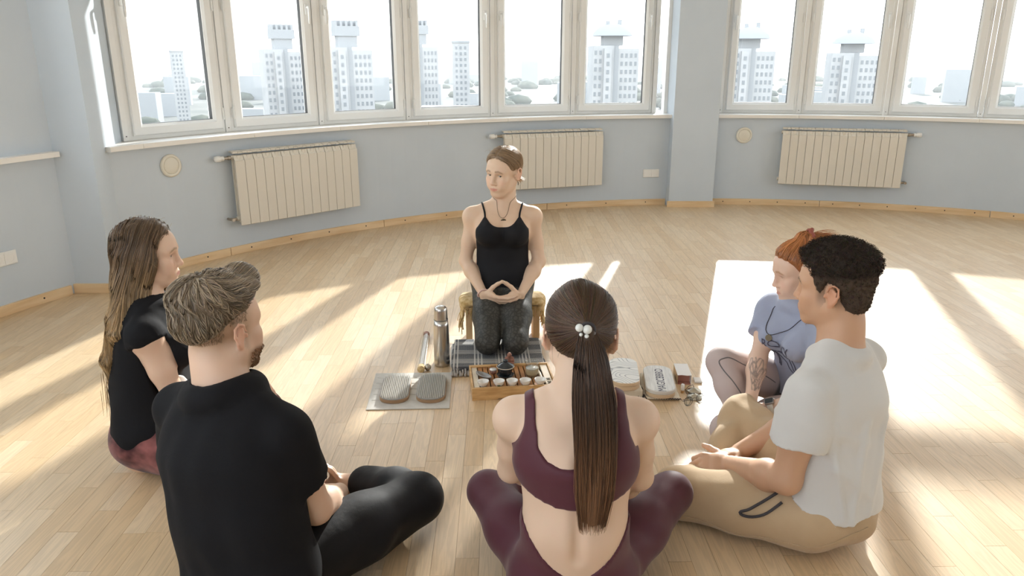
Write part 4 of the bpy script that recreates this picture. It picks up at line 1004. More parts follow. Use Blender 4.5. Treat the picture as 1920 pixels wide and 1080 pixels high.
    for x, z, r in ((-.024, .012, .0092), (-.006, .008, .0105), (-.020, -.004, .0042), (-.007, -.008, .0052)): MB().sphere(tie+np.array((x+.004, -.034, z)), r).build('pearl', M_pearl, ht)
    settle(root, (.158, 1.70, 0)); return root

# ---- the blond man in black
def blond_man():
    root = empty('person', label='blond bearded man seen from behind in black T-shirt and black trousers', cat='person')
    H = head_frame((-.728, 1.79, .752), 31, -2, 0, 1.03)
    S = SDF((-1.02, 1.46, 0), (-.16, 2.36, .93), .0068, [((-.86, 1.62, .6), (-.58, 1.95, .92), .0045)])
    J = dict(pelvis=(-.665, 1.645, .12), waist=(-.695, 1.655, .30), chest=(-.712, 1.70, .45), neck=(-.718, 1.735, .600), hl=rt(25), cl=rt(23), shL=(-.868, 1.81, .515), shR=(-.556, 1.665, .518))
    torso(S, J, 1.05, False)
    arm(S, J['shR'], (-.512, 1.725, .270), (-.525, 2.02, .135), 1.12); arm(S, J['shL'], (-.925, 1.94, .275), (-.72, 2.15, .17), 1.12)
    hand(S, (-.525, 2.02, .135), (-.55, .75, -.3), (-.2, -.1, -1), 1, (18, 20, 22, 25), 3, 1.1); hand(S, (-.72, 2.15, .17), (.8, .4, -.3), (.2, 0, -1), -1, (18, 20, 22, 25), 3, 1.1)
    leg(S, (-.575, 1.70, .115), (-.285, 2.005, .120), (-.50, 2.20, .055), (-.62, 2.22, .03), 1.05); leg(S, (-.755, 1.785, .115), (-.865, 2.22, .125), (-.62, 2.10, .055), (-.50, 2.08, .03), 1.05)
    neck(S, J['neck'], H, .060); build_head(S, H, False)
    def ex(c, P, L, on):
        x, y, z = L[:, 0], L[:, 1], L[:, 2]
        fade = on*sstep(-.075, .0, z)*sstep(.055, .0, y)*(z < .09)*.55*(np.abs(x) < .085)*(1-((np.abs(x) > .078)*(np.abs(y+.012) < .03))); bd = on*sstep(-.048, -.066, z)*sstep(.0, .03, y)*(1-np.exp(-((x/.022)**2+((z+.0688)/.010)**2)*1.0))*.8+on*np.exp(-(((np.abs(x)-.062)/.02)**2+((y-.012)/.012)**2))*sstep(-.075, -.03, z)*(z < .01)*.4
        for m, k in ((fade, (.30, .20, .12)), (bd, (.24, .12, .055))): m = np.clip(m, 0, 1)[:, None]; c = c*(1-m)+np.array(k)*m
        return c
    V, F = S.mesh(1); mesh_np('body', V, F, M_skin, root, True, skin_color(V, H, (.79, .58, .46), brow=(.35, .22, .12), extra=ex)); eyeballs(H, root, gaze=(.1, 1, -.1))
    # beard of short strands
    HB = SDF(H['c']-.15, H['c']+.15, .004); build_head(HB, H, False)
    vb, _ = HB.mesh(0); Lb = hloc(H, vb); ok = (Lb[:, 2] < -.060) & (Lb[:, 1] > .022) & (Lb[:, 2] > -.125) & ~((np.abs(Lb[:, 0]) < .022) & (np.abs(Lb[:, 2]+.069) < .007)); vb = vb[ok]
    vb = vb[np.random.default_rng(3).integers(0, len(vb), 1500)]; gb = HB.grad(vb); dn = gb*.4-H['R'][:, 2][None]*.9+np.random.default_rng(4).normal(0, .3, vb.shape); dn = nrm_rows(dn)
    pb = vb[:, None]+dn[:, None]*np.linspace(-.001, .0065, 4)[None, :, None]+gb[:, None]*.002*np.sin(np.linspace(0, 3, 4))[None, :, None]
    hair_obj('beard', pb, .0007, M_hair, root, cols((.27, .135, .06), len(vb), .25, 7))
    T = fresh(S); torso(T, J, 1.12, False); hipc = np.array((-.662, 1.645, .13))
    T.etube((-.70, 1.672, .40), hipc, (.170, .122), (.182, .135), rt(25), .05)
    sleeve(T, J['shR'], (-.512, 1.725, .270), .60, .066, .067, .03); sleeve(T, J['shL'], (-.925, 1.94, .275), .60, .066, .067, .03)
    yk = yoke(T, J['neck'], H, .072); X, Y, Z = T.grid(); T.cut((.065-Z).astype(np.float32))
    wrinkle(T, .0040, 34, 5, (1, 1, .25), lambda x, y, z: sstep(.55, .40, z)); wrinkle(T, .0022, 60, 15, (1, 1, .9)); T.d -= .002
    tee = cloth(T, 't_shirt', M_black, root, 2); MB().tube(yk, .0045, 8, True).build('collar', M_black, tee)
    L = fresh(S); L.ell(hipc+np.array((.0, .03, -.02)), (.175, .15, .115), None, .03)
    for hip, kn, an in (((-.575, 1.70, .118), (-.285, 2.005, .120), (-.48, 2.19, .06)), ((-.755, 1.785, .118), (-.865, 2.22, .125), (-.64, 2.11, .06))):
        hip, kn, an = (np.array(q) for q in (hip, kn, an)); L.chain([hip, hip*.5+kn*.5, kn], [.112, .096, .073], .03); L.chain([kn, kn*.6+an*.4, an], [.072, .072, .058], .03)
    d = nrm(np.array((.30, .305, .015))); kk = lambda x, y, z: np.exp(-(((x+.30)*.7+(y-2.0)*.7)/.22)**2)
    wrinkle(L, .0045, 60, 31, (1.0, -.6, 1.2), lambda x, y, z: sstep(2.02, 1.86, y)*1.0); wrinkle(L, .002, 50, 33); X, Y, Z = L.grid(); L.cut((.012-Z).astype(np.float32)); cloth(L, 'trousers', M_blackp, root, 2)
    # hair: short faded sides by colour, long top from the whorl
    HLm = ([-.13, -.10, -.085, -.06, -.03, 0, .03, .05, .068, .09], [-.030, -.026, -.012, .012, .036, .046, .050, .058, .066, .075])
    def t(l):
        return (.006+.020*sstep(.05, .10, l[2])+.010*sstep(.03, .09, l[1])*sstep(.06, .1, l[2])+.008*sstep(-.02, -.09, l[1])+.0019*(np.sin(np.arctan2(l[0]-.006, l[1]+.055)*13+5*np.sin(l[2]*40))+.6*np.sin(np.arctan2(l[0], l[1]+.055)*29+3))*sstep(-.03, .04, l[2])-.006*np.exp(-(((l[0]-.006)/.012)**2+((l[1]+.052)/.014)**2))).astype(np.float32)
    C = hair_cap(H, t, HLm); C.ell(hp(H, -.012, .078, .112), np.array((.045, .032, .028))*1.0, H['R'], .03)
    base = (.21, .16, .11); V, F = C.mesh(1); hc = mesh_np('hair', V, F, M_hair, root, True, cols(base, len(V), .06, 2)*.75)
    wh = hp(H, .006, -.055, .125); fr_ = H['R'][:, 1]; st = pick(C, 3600, 4)
    def flow(P, i):
        Lc = hloc(H, P); a = nrm_rows(P-wh); f = sstep(-.045, -.005, Lc[:, 1:2])*sstep(.07, .10, Lc[:, 2:3]); sw = np.cross(H['R'][:, 2][None], a)
        return a*(1-f*.65)+f*(fr_[None]*.7+H['R'][:, 0][None]*-.15+H['R'][:, 2][None]*.3)+sw*.30
    pa = strands(C, st, flow, 9, .0075, RNG.uniform(.0005, .0045, len(st))); hair_obj('hair_strands', pa, .0008, M_hair, hc, cols((.32, .25, .175), len(st), .34, 3))
    # sheen of very short hair on the sides
    vb, _ = HB.mesh(0); Lb = hloc(H, vb); ok = (Lb[:, 2] > -.03+.3*np.maximum(Lb[:, 1]+.03, 0)) & (Lb[:, 1] < .018) & (Lb[:, 2] < .05) & ((np.abs(Lb[:, 0]) < .079))&~((np.abs(Lb[:, 1]+.012) < .034) & (Lb[:, 2] < .026)); vb = vb[ok]
    vb = vb[np.random.default_rng(3).integers(0, len(vb), 2600)]; gb = HB.grad(vb); dn = nrm_rows(gb*.35-H['R'][:, 2][None]*.9+np.random.default_rng(6).normal(0, .25, vb.shape))
    hair_obj('short_side_hair', vb[:, None]+dn[:, None]*np.linspace(0, .006, 3)[None, :, None]+gb[:, None]*.0008, .0004, M_hair, hc, cols((.26, .175, .105), len(vb), .2, 7))
    settle(root, (-.665, 1.70, 0)); return root
# ---- the long haired woman at the left
def long_haired_woman():
    root = empty('person', label='woman in profile with very long fair hair, black top and tie dyed crimson trousers', cat='person')
    H = head_frame((-1.258, 2.545, .745), 76, -3, 0, .98)
    S = SDF((-1.50, 2.10, 0), (-.80, 2.92, .90), .0068, [((-1.38, 2.44, .61), (-1.12, 2.66, .88), .0035)])
    J = dict(pelvis=(-1.255, 2.46, .125), waist=(-1.285, 2.475, .28), chest=(-1.270, 2.495, .43), neck=(-1.268, 2.505, .578), hl=rt(84), cl=rt(82), shR=(-1.222, 2.362, .512), shL=(-1.268, 2.640, .510))
    torso(S, J, 1.02, True, .6)
    leg(S, (-1.235, 2.39, .105), (-.955, 2.265, .105), (-1.06, 2.52, .055), (-1.0, 2.62, .03), .98); leg(S, (-1.25, 2.545, .105), (-.955, 2.62, .105), (-1.05, 2.40, .055), (-.98, 2.32, .03), .98)
    B = S.like()
    arm(S, J['shR'], (-1.150, 2.372, .275), (-.985, 2.47, .185), 1.0); arm(S, J['shL'], (-1.172, 2.725, .30), (-1.0, 2.655, .24), 1.0)
    hand(S, (-.985, 2.47, .185), (.7, .5, -.4), (.1, .1, -1), (0, 1, 0), (20, 22, 24, 26)); hand(S, (-1.0, 2.655, .24), (.75, -.5, -.4), (.1, .1, -1), (0, -1, 0), (20, 22, 24, 26))
    neck(S, J['neck'], H, .049); build_head(S, H, True)
    V, F = S.mesh(1); mesh_np('body', V, F, M_skin, root, True, skin_color(V, H, (.80, .60, .48), (.52, .24, .20), (.30, .20, .12))); eyeballs(H, root, gaze=(.05, 1, -.1))
    T = fresh(S); torso(T, J, 1.06, True, .6); T.etube((-1.283, 2.475, .33), (-1.277, 2.462, .155), (.145, .11), (.170, .130), rt(84), .05)
    sleeve(T, J['shR'], (-1.150, 2.372, .275), .05, .056, .057, .02); sleeve(T, J['shL'], (-1.172, 2.725, .30), .05, .056, .057, .02)
    yk = yoke(T, J['neck'], H, .064, .012, np.array((0, 0, -.012)))
    for a, b in ((J['shR'], (-1.150, 2.372, .275)), (J['shL'], (-1.172, 2.725, .30))):
        a, b = np.array(a), np.array(b); T.cone(a+(b-a)*.20+np.array((.010, 0, 0)), b, .053, .05, .008, 's')
    X, Y, Z = T.grid(); T.cut((.132+.02*np.sin(X*30)*.3-Z).astype(np.float32)); wrinkle(T, .003, 45, 5, (1, 1, .7), lambda x, y, z: sstep(.50, .30, z)); wrinkle(T, .0022, 80, 9, (1, 1, 2), lambda x, y, z: sstep(.40, .50, z)); T.d -= .005
    top = cloth(T, 'top', M_black, root)
    pm = MB()   # pale ornament printed on the chest
    for k in range(2):
        a = [(-1.168, 2.40, .335), (-1.150, 2.44, .318), (-1.147, 2.47, .285), (-1.15, 2.49, .25)] if k == 0 else [(-1.190, 2.455, .50), (-1.165, 2.465, .47), (-1.150, 2.475, .44), (-1.14, 2.48, .41)]
        m = ribbon_on(T, a, .016, .0015, 18); pm.add(m.v, m.f, None, True)
    pm.build('printed_ornament', M_print, top)
    L = fresh(S); L.ell((-1.268, 2.46, .116), (.160, .195, .112), None, .03)
    for hip, kn, an in (((-1.235, 2.39, .11), (-.955, 2.265, .11), (-1.05, 2.50, .06)), ((-1.25, 2.545, .11), (-.955, 2.62, .11), (-1.05, 2.42, .06))):
        hip, kn, an = (np.array(q) for q in (hip, kn, an)); L.chain([hip, hip*.5+kn*.5, kn], [.112, .100, .080], .03); L.chain([kn, an], [.078, .055], .03)
    X, Y, Z = L.grid(); L.cut(np.maximum(Z-.25, .012-Z).astype(np.float32)); wrinkle(L, .005, 50, 12, (1.3, 1.3, .5)); cloth(L, 'harem_trousers', M_dye, root)
    # long hair: skull cap, then a curtain down the back
    def t(l): return (.012+.004*sstep(.02, .09, l[2])-.006*np.exp(-((l[0]+.004)/.006)**2)*(l[2] > .03)*(l[1] > -.06)).astype(np.float32)
    hl = ([-.12, -.085, -.03, -.005, .012, .03, .05, .068, .085], [-.14, -.14, -.12, -.10, -.06, .015, .056, .074, .080])
    lo, hi = np.array((-1.50, 2.28, .20)), np.array((-1.06, 2.76, .90)); C = hair_cap(H, t, hl, .0055, (lo, hi))
    hb = lambda x, y, z: hp(H, x, y, z)
    C.etube(hb(0, -.055, .0), hb(0, -.068, -.11), (.088, .062), (.098, .052), H['R'][:, 0], .03, .03)
    C.etube(hb(.0, -.068, -.10), (-1.352, 2.475, .53), (.098, .050), (.105, .036), H['R'][:, 0], .03, .02)
    C.etube((-1.352, 2.475, .53), (-1.388, 2.455, .40), (.105, .036), (.090, .028), H['R'][:, 0], .03, .02)
    C.etube((-1.388, 2.455, .40), (-1.385, 2.445, .265), (.090, .027), (.040, .012), H['R'][:, 0], .03, .01)
    C.etube(hb(.068, .005, -.005), hb(.072, -.030, -.135), (.026, .018), (.034, .022), H['R'][:, 1], .02, .01)     # lock beside the near cheek
    C.etube(hb(.070, -.030, -.13), (-1.318, 2.372, .50), (.034, .022), (.034, .022), H['R'][:, 1], .03, .01)
    C.etube(hb(-.068, .028, .0), hb(-.080, .035, -.15), (.020, .014), (.022, .014), H['R'][:, 1], .02, .01); C.etube(hb(-.080, .035, -.15), hb(-.085, .05, -.24), (.022, .014), (.012, .01), H['R'][:, 1], .02, .01)
    for q in (-1, 1): C.ell(hb(q*.076, -.012, -.012), np.array((.016, .036, .052)), H['R'], .035)
    wrinkle(C, .0022, 190, 3, (1, 1, .07))
    def pc(z, N, seed, k=1.):
        f = sstep(.78, .50, z)[:, None]; c = np.array((.165, .105, .060))*(1-f)+np.array((.52, .36, .19))*f; return np.clip(c*(1+np.random.default_rng(seed).normal(0, .25*k, (N, 1))), .004, .9)
    V, F = C.mesh(3); hc = mesh_np('hair', V, F, M_hair, root, True, pc(V[:, 2], len(V), 2, .2)*.72)
    N = 2600; st = pick(C, N, 5, lambda V: (V[:, 2] > .40)); up = H['R'][:, 2]
    def flow(P, i):
        Lc = hloc(H, P); top = sstep(.05, .09, Lc[:, 2:3]); return np.sign(Lc[:, :1])*H['R'][:, 0][None]*top*1.0+np.array((0, 0, -1.0))[None]-H['R'][:, 1][None]*(.35*(Lc[:, 2:3] > -.1)+.25*(Lc[:, 2:3] < -.1))*(Lc[:, 2:3] > -.22)
    pa = strands(C, st, flow, 15, .016, RNG.uniform(.0005, .0045, N)); V, F = tube_mesh(pa, .0009*np.interp(np.linspace(0, 1, 16), [0, .85, 1], [1, .9, .3])[None]*np.ones((N, 1)))
    mesh_np('hair_strands', V, F, M_hair, hc, True, pc(V[:, 2], len(V), 1, 0)*np.repeat(np.clip(1+np.random.default_rng(8).normal(0, .38, N), .3, 2.2), 48)[:, None])
    # loose ends at the tip
    n2 = 260; s0 = np.stack([RNG.normal(-1.387, .010, n2), RNG.normal(2.448, .035, n2), RNG.uniform(.30, .37, n2)], 1); ln = RNG.uniform(.05, .14, (n2, 1, 1)); tt = np.linspace(0, 1, 7)[None, :, None]
    pe = s0[:, None]+np.concatenate([RNG.normal(0, .05, (n2, 1, 2)), -np.ones((n2, 1, 1))], 2)*ln*tt; hair_obj('hair_ends', pe, .0009, M_hair, hc, cols((.46, .30, .15), n2, .25, 4))
    tag(hair_obj('flyaway_hair', fly_away(C, 40, 6, .02), .0003, M_hair, hc, cols((.5, .38, .22), 40, .1, 5)), kind='stuff')
    settle(root, (-1.25, 2.46, 0)); return root

# ---- the man in the white T-shirt
def white_shirt_man():
    root = empty('person', label='man with short dark curly hair in white T-shirt and khaki trousers, hands clasped', cat='person')
    H = head_frame((.926, 2.092, .764), -56, -4, 0, .98); sk = (.66, .43, .30)
    S = SDF((.36, 1.66, 0), (1.28, 2.62, .94), .0068, [((.80, 1.96, .62), (1.05, 2.24, .92), .0045), ((.56, 2.12, .03), (.78, 2.36, .19), .0036)])
    J = dict(pelvis=(.932, 2.005, .125), waist=(.948, 2.022, .29), chest=(.950, 2.03, .45), neck=(.948, 2.045, .600), hl=rt(-45), cl=rt(-45), shL=(.822, 1.918, .502), shR=(1.078, 2.172, .500))
    torso(S, J, .93, False)
    LE, LW = (.778, 1.895, .252), (.690, 2.115, .172); RE, RW_ = (.955, 2.265, .25), (.748, 2.225, .158)
    arm(S, J['shL'], LE, LW, 1.14); arm(S, J['shR'], RE, RW_, 1.10)
    hand(S, LW, (-.80, .42, -.20), (.15, .55, -.80), (.3, .6, .7), (38, 40, 42, 45), 2, 1.08); hand(S, RW_, (-.85, -.30, -.02), (.2, -.3, -.9), (-.1, .3, 1), (45, 48, 50, 52), 3, 1.05)
    LL = ((.868, 1.93, .112), (.535, 2.115, .072), (.80, 2.31, .05)); RL_ = ((.975, 2.065, .112), (.812, 2.435, .178), (.675, 2.20, .05))
    leg(S, *LL, (.92, 2.36, .03), 1.0); leg(S, *RL_, (.60, 2.13, .03), 1.0)
    neck(S, J['neck'], H, .059); build_head(S, H, False)
    def ex(c, P, L, on):
        x, y, z = L[:, 0], L[:, 1], L[:, 2]; fade = on*sstep(-.06, -.01, z)*(y < .035)*(z < .09)*.55*~((np.abs(x) > .074)*(np.abs(y+.012) < .032)*(z < .026))*sstep(.04, .02, y-.4*np.maximum(z, 0)); m = np.clip(fade, 0, 1)[:, None]; return c*(1-m)+np.array((.05, .035, .025))*m
    V, F = S.mesh(1); mesh_np('body', V, F, M_skin, root, True, skin_color(V, H, sk, (.42, .19, .15), (.03, .02, .015), ex)); eyeballs(H, root, gaze=(0, 1, -.1))
    T = fresh(S); torso(T, J, .99, False); T.etube((.952, 2.028, .40), (.932, 2.005, .13), (.148, .112), (.172, .150), rt(-45), .04)
    sleeve(T, J['shL'], LE, .54, .068, .074, .02); sleeve(T, J['shR'], RE, .54, .068, .074, .02)
    yk = yoke(T, J['neck'], H, .067, .009, np.array((0, 0, -.030))); X, Y, Z = T.grid(); fdir = fwv(-45)
    fy = (X-.932)*fdir[0]+(Y-2.005)*fdir[1]; T.cut((.135+np.clip(fy+.12, 0, .3)*.45-Z).astype(np.float32))
    wrinkle(T, .0075, 30, 5, (1, 1, .3), lambda x, y, z: sstep(.52, .36, z)); wrinkle(T, .0040, 55, 15, (.6, .6, 1.2)); T.d -= .003
    def fold(a, b, r): T.cone(a, b, r, r*.4, .018)
    for p, q, r_ in (((.86, 1.92, .40), (.93, 1.84, .16), .011), ((.85, 1.92, .43), (1.0, 1.90, .36), .010), ((.84, 1.95, .36), (.85, 1.86, .17), .010), ((.98, 1.92, .42), (.97, 1.83, .14), .010), ((1.04, 1.98, .42), (1.02, 1.88, .15), .011), ((.90, 1.88, .30), (1.02, 1.88, .20), .009), ((.80, 1.95, .40), (.86, 1.90, .44), .009), ((.79, 1.93, .43), (.80, 1.90, .36), .008), ((1.08, 2.10, .40), (1.05, 1.98, .16), .010)):
        fold(T.snap(np.array([p], float), -.002, 8)[0], T.snap(np.array([q], float), -.002, 8)[0], r_)
    tee = cloth(T, 't_shirt', M_white, root, 2)
    MB().tube(yk, .0055, 8, True).build('collar', M_white, tee)
    Pn = fresh(S); Pn.ell((.932, 2.0, .102), (.160, .160, .100), None, .03)
    for (hip, kn, an), kr in ((LL, .082), (RL_, .074)):
        hip, kn, an = (np.array(q) for q in (hip, kn, an)); Pn.chain([hip, hip*.5+kn*.5, kn], [.102, .092, kr], .03); Pn.chain([kn, kn*.5+an*.5, an], [kr*.95, .066, .056], .03)
    X, Y, Z = Pn.grid(); Pn.cut((.010-Z).astype(np.float32)); wrinkle(Pn, .004, 48, 31, (1, 1, .7)); wrinkle(Pn, .0045, 75, 41, (1, 1, .5), lambda x, y, z: np.exp(-((x-.80)**2+(y-2.42)**2)/.02)); tr = cloth(Pn, 'trousers', M_khaki, root, 2)
    Q = chain_on(Pn, [(.768, 1.92, .205), (.715, 1.91, .175), (.675, 1.90, .150), (.645, 1.90, .125), (.690, 1.90, .118), (.735, 1.90, .135), (.775, 1.90, .175)], .004, 26); MB().tube(Q, .0042, 8).build('pocket_zip', M_cord, tr)
    Q = chain_on(Pn, [(1.05, 1.80, .13), (.85, 1.84, .075), (.70, 1.96, .055), (.53, 2.04, .05)], .0012, 26); MB().tube(Q, .0016, 6).build('seam', M_khaki, tr)
    # curly hair: dense on top, cropped on the sides
    def t(l): return (.0100+.022*sstep(.030, .095, l[2])+.004*sstep(.02, .07, l[1])*sstep(.04, .09, l[2])).astype(np.float32)
    hlm = ([-.12, -.085, -.06, -.036, -.022, .0, .012, .024, .036, .050, .068, .09], [-.078, -.074, -.062, -.03, .022, .026, .0, -.018, .004, .058, .066, .075])
    C = hair_cap(H, t, hlm); C.ell(hp(H, 0, -.060, -.030), np.array((.064, .046, .050)), H['R'], .02); wrinkle(C, .0022, 480, 9); wrinkle(C, .0015, 900, 19)
    V, F = C.mesh(0); Lc = hloc(H, V); f = sstep(.035, .055, Lc[:, 2])[:, None]; c = np.array((.026, .019, .015))*f+np.array((.062, .043, .031))*(1-f); M_curl = vcol_mat('matte curly hair', .85, .2); hc = mesh_np('hair', V, F, M_curl, root, True, c)
    n3 = 5200; st = pick(C, n3, 4); G = C.grad(st); r = np.random.default_rng(5); a1 = nrm_rows(np.cross(G, r.normal(size=(n3, 3)))); a2 = np.cross(G, a1); tt = np.linspace(0, 1, 7)[None, :, None]
    hgt = np.where(hloc(H, st)[:, 2] > .05, .010, .003)[:, None, None]; rad_ = np.where(hloc(H, st)[:, 2] > .05, .0042, .003)[:, None, None]; ph = r.uniform(0, 6.3, (n3, 1, 1))
    pa = st[:, None]+G[:, None]*(hgt*tt-.002)+(a1[:, None]*np.cos(ph+5*tt)+a2[:, None]*np.sin(ph+5*tt))*rad_
    hair_obj('hair_curls', pa, .0006, M_curl, hc, cols((.042, .030, .023), n3, .35, 3)*np.where(hloc(H, st)[:, 2:3] > .045, 1, 1.6))
    settle(root, (1.0, 2.0, 0)); return root

# ---- the red haired woman behind him
def red_haired_woman():
    root = empty('person', label='red haired woman in a lettered blue T-shirt and pale leggings, tattooed forearm, looking down', cat='person')
    H = head_frame((1.072, 2.735, .632), -94, -14, 0, .94)
    S = SDF((.60, 2.32, 0), (1.36, 3.02, .78), .0065, [((.94, 2.64, .50), (1.18, 2.84, .76), .0035), ((.78, 2.42, .10), (.96, 2.66, .27), .0036)])
    J = dict(pelvis=(1.185, 2.76, .12), waist=(1.160, 2.735, .265), chest=(1.110, 2.705, .385), neck=(1.098, 2.722, .505), hl=rt(-112), cl=rt(-118), shR=(1.022, 2.822, .452), shL=(1.152, 2.572, .460))
    torso(S, J, .94, True, .5)
    RL_ = ((1.14, 2.85, .105), (.815, 2.735, .262), (.870, 2.545, .06)); LL = ((1.20, 2.67, .10), (.790, 2.515, .085), (.98, 2.72, .045))
    leg(S, *RL_, (.80, 2.47, .03), .95); leg(S, *LL, (1.04, 2.80, .03), .95); B = S.like()
    arm(S, J['shR'], (.940, 2.69, .292), (.882, 2.552, .205), .90); arm(S, J['shL'], (1.09, 2.43, .26), (.925, 2.50, .178), .90)
    hand(S, (.882, 2.552, .205), (-.45, -.55, -.62), (.2, .45, -.6), (-.8, .3, .3), (14, 16, 18, 20), 3, .92); hand(S, (.925, 2.50, .178), (-.80, .45, -.30), (.1, .2, -.95), (0, 1, .3), (16, 18, 20, 22), 3, .92)
    neck(S, J['neck'], H, .046); build_head(S, H, True, 0, False)
    el, wr = np.array((.940, 2.69, .292)), np.array((.882, 2.552, .205)); ax = nrm(wr-el); s1 = nrm(np.cross(ax, (0, 0, 1.))); s2 = np.cross(ax, s1)
    def ex(c, P, L, on):   # leaf tattoo inked on the forearm
        q = P-el; h = q @ ax; a = np.arctan2(q @ s2, q @ s1); rr = np.linalg.norm(q-np.outer(h, ax), axis=1); inn = (rr < .055)*(h > .02)*(h < .165); d = np.full(len(P), 9.)
        for k, (h0, a0, sg) in enumerate(((.06, -1.9, 1), (.09, -1.4, -1), (.11, -2.2, 1), (.13, -1.7, -1), (.05, -1.2, -1), (.10, -2.7, 1))):
            x = (h-h0)/.032; y = (a-a0)*.045/.014; x, y = x*.8+sg*y*.5, y*.8-sg*x*.5; e = np.sqrt((x*.7)**2+y**2); d = np.minimum(d, np.abs(e-1)*.010); d = np.minimum(d, np.abs(y)*.012+(np.abs(x) > 1.3)*9)
        m = (np.exp(-(d/.0016)**2)*inn*.75)[:, None]; return c*(1-m)+np.array((.10, .09, .10))*m
    V, F = S.mesh(1); mesh_np('body', V, F, M_skin, root, True, skin_color(V, H, (.82, .63, .54), (.58, .30, .26), (.42, .24, .14), ex)); eyeballs(H, root, gaze=(0, .9, -.4))
    T = fresh(S); torso(T, J, 1.01, True, .5); T.etube((1.155, 2.732, .29), (1.185, 2.76, .12), (.125, .10), (.155, .12), rt(-112), .05)
    sleeve(T, J['shR'], (.940, 2.69, .292), .52, .058, .062, .02); sleeve(T, J['shL'], (1.09, 2.43, .26), .52, .058, .062, .02)
    yk = yoke(T, J['neck'], H, .060, .011, np.array((0, 0, -.012))); X, Y, Z = T.grid(); T.cut((.13-Z).astype(np.float32)); wrinkle(T, .0035, 55, 5, (1, 1, .8)); T.d -= .003
    tee = cloth(T, 't_shirt', M_blue, root, 2)
    v, f = text_mesh('ROXY', .052); fw = fwv(-118); rr = rt(-118); o = np.array((1.085, 2.692, .352))+fw*.13
    P = o[None]-v[:, :1]*rr[None]*-1*1.0+v[:, 1:2]*np.array((0, 0, 1.35))[None] if False else o[None]+v[:, :1]*(-rr)[None]*.95+v[:, 1:2]*np.array((0, 0, 1.3))[None]
    P = T.snap(P, .0032, 8); MB().add(P, f).build('lettering', M_ink, tee)
    m = MB()
    for k, z in enumerate((-.080, -.092, -.104)):
        w = .05+.01*k; pts = [o+(-rr)*x*w+np.array((0, 0, z+.016*math.cos(x*2.6+k)-.03*abs(x))) for x in np.linspace(-1, 1, 15)]; m.tube(T.snap(np.array(pts), .0022, 8), .0012, 5)
    tag(m.build('printed_lines', M_ink, tee), kind='stuff')
    L = B.like(); L.d -= .0045; X, Y, Z = L.grid(); L.cut((Z-.27-np.where(X < 1.0, .3, 0)).astype(np.float32))
    for an, to in (((.870, 2.545, .06), (.79, 2.455, .02)), ((.98, 2.72, .045), (1.06, 2.83, .02))): L.cone(an, to, .048, .05, .004, 's')
    V, F = L.mesh(1); kd = sstep(1.035, 1.05, V[:, 0]-.25*(V[:, 2]-.15))[:, None]; M_l4 = vcol_mat('two tone leggings', .75, .3); lg = mesh_np('leggings', V, F, M_l4, root, True, np.array((.50, .42, .41))*(1-kd)+np.array((.13, .125, .13))*kd)
    Q = chain_on(L, [(.90, 2.56, .13), (.83, 2.64, .22), (.785, 2.69, .285), (.83, 2.68, .31), (.93, 2.70, .25), (1.02, 2.74, .18)], .0005, 40); MB().tube(Q, .0022, 6).build('contrast_piping', M_short, lg)
    # red hair, upper part gathered at the crown, the rest falling forward
    tie = hp(H, 0, -.045, .128)
    def t(l): return (.010+.004*sstep(.02, .09, l[2])).astype(np.float32)
    lo, hi = np.array((.90, 2.50, .33)), np.array((1.28, 2.92, .80)); hl = ([-.12, -.085, -.03, -.005, .012, .03, .05, .068, .085], [-.10, -.10, -.06, -.03, .0, .026, .050, .064, .070])
    C = hair_cap(H, t, hl, .005, (lo, hi)); C.ell(tie, (.03, .03, .02), None, .02)
    base = (.36, .135, .045)
    locks = [[hp(H, -.072, -.005, -.01), hp(H, -.080, .0, -.10), (1.092, 2.612, .485), (1.062, 2.578, .43), (1.050, 2.570, .365)], [hp(H, .070, .0, -.01), hp(H, .075, .02, -.10), (1.018, 2.775, .47), (1.01, 2.765, .43)], [hp(H, 0, -.09, -.02), hp(H, 0, -.10, -.11), (1.20, 2.73, .42)]]
    for lk, w in zip(locks, (.022, .017, .05)):
        for i in range(len(lk)-1): C.etube(lk[i], lk[i+1], (w*(1-.15*i), w*.6), (w*(.85-.15*i), w*.5*(1-.2*i)), H['R'][:, 1] if w < .04 else H['R'][:, 0], .015, .008)
    wrinkle(C, .0015, 230, 3, (1, 1, .1)); V, F = C.mesh(1); hc = mesh_np('hair', V, F, M_hair, root, True, cols(base, len(V), .06, 2)*.75)
    st = pick(C, 1700, 5); dn = np.array((0, 0, -1.))
    def flow(P, i):
        Lc = hloc(H, P); u = sstep(-.02, .03, Lc[:, 2:3]); return nrm_rows(tie-P)*u+dn[None]*(1-u)
    pa = strands(C, st, flow, 10, .012, RNG.uniform(.0004, .003, len(st))); hair_obj('hair_strands', pa, .0008, M_hair, hc, cols((.50, .20, .07), len(st), .3, 3))
    tl = np.stack([tie+np.outer(np.linspace(0, 1, 8), np.array((.11+a*.02, b*.02, .02+c*.02)))+np.array((0, 0, -1))*(np.linspace(0, 1, 8)**2*.05)[:, None] for a, b, c in RNG.normal(0, 1, (260, 3))]); hair_obj('crown_tail', tl, .0009, M_hair, hc, cols((.48, .2, .075), 260, .25, 4))
    tag(hair_obj('flyaway_hair', fly_away(C, 45, 6, .022), .0003, M_hair, hc, cols((.65, .36, .18), 45, .1, 5)), kind='stuff')
    q = [tie+np.array((.018+.004*math.sin(5*a), .021*math.cos(a), .006+.021*math.sin(a))) for a in np.linspace(0, 2*math.pi, 25)[:-1]]; MB().tube(q, [.0075+.002*math.sin(i*2.4) for i in range(24)], 8, True).build('scrunchie', new_mat('rust red scrunchie', (.30, .085, .06), .8), root)
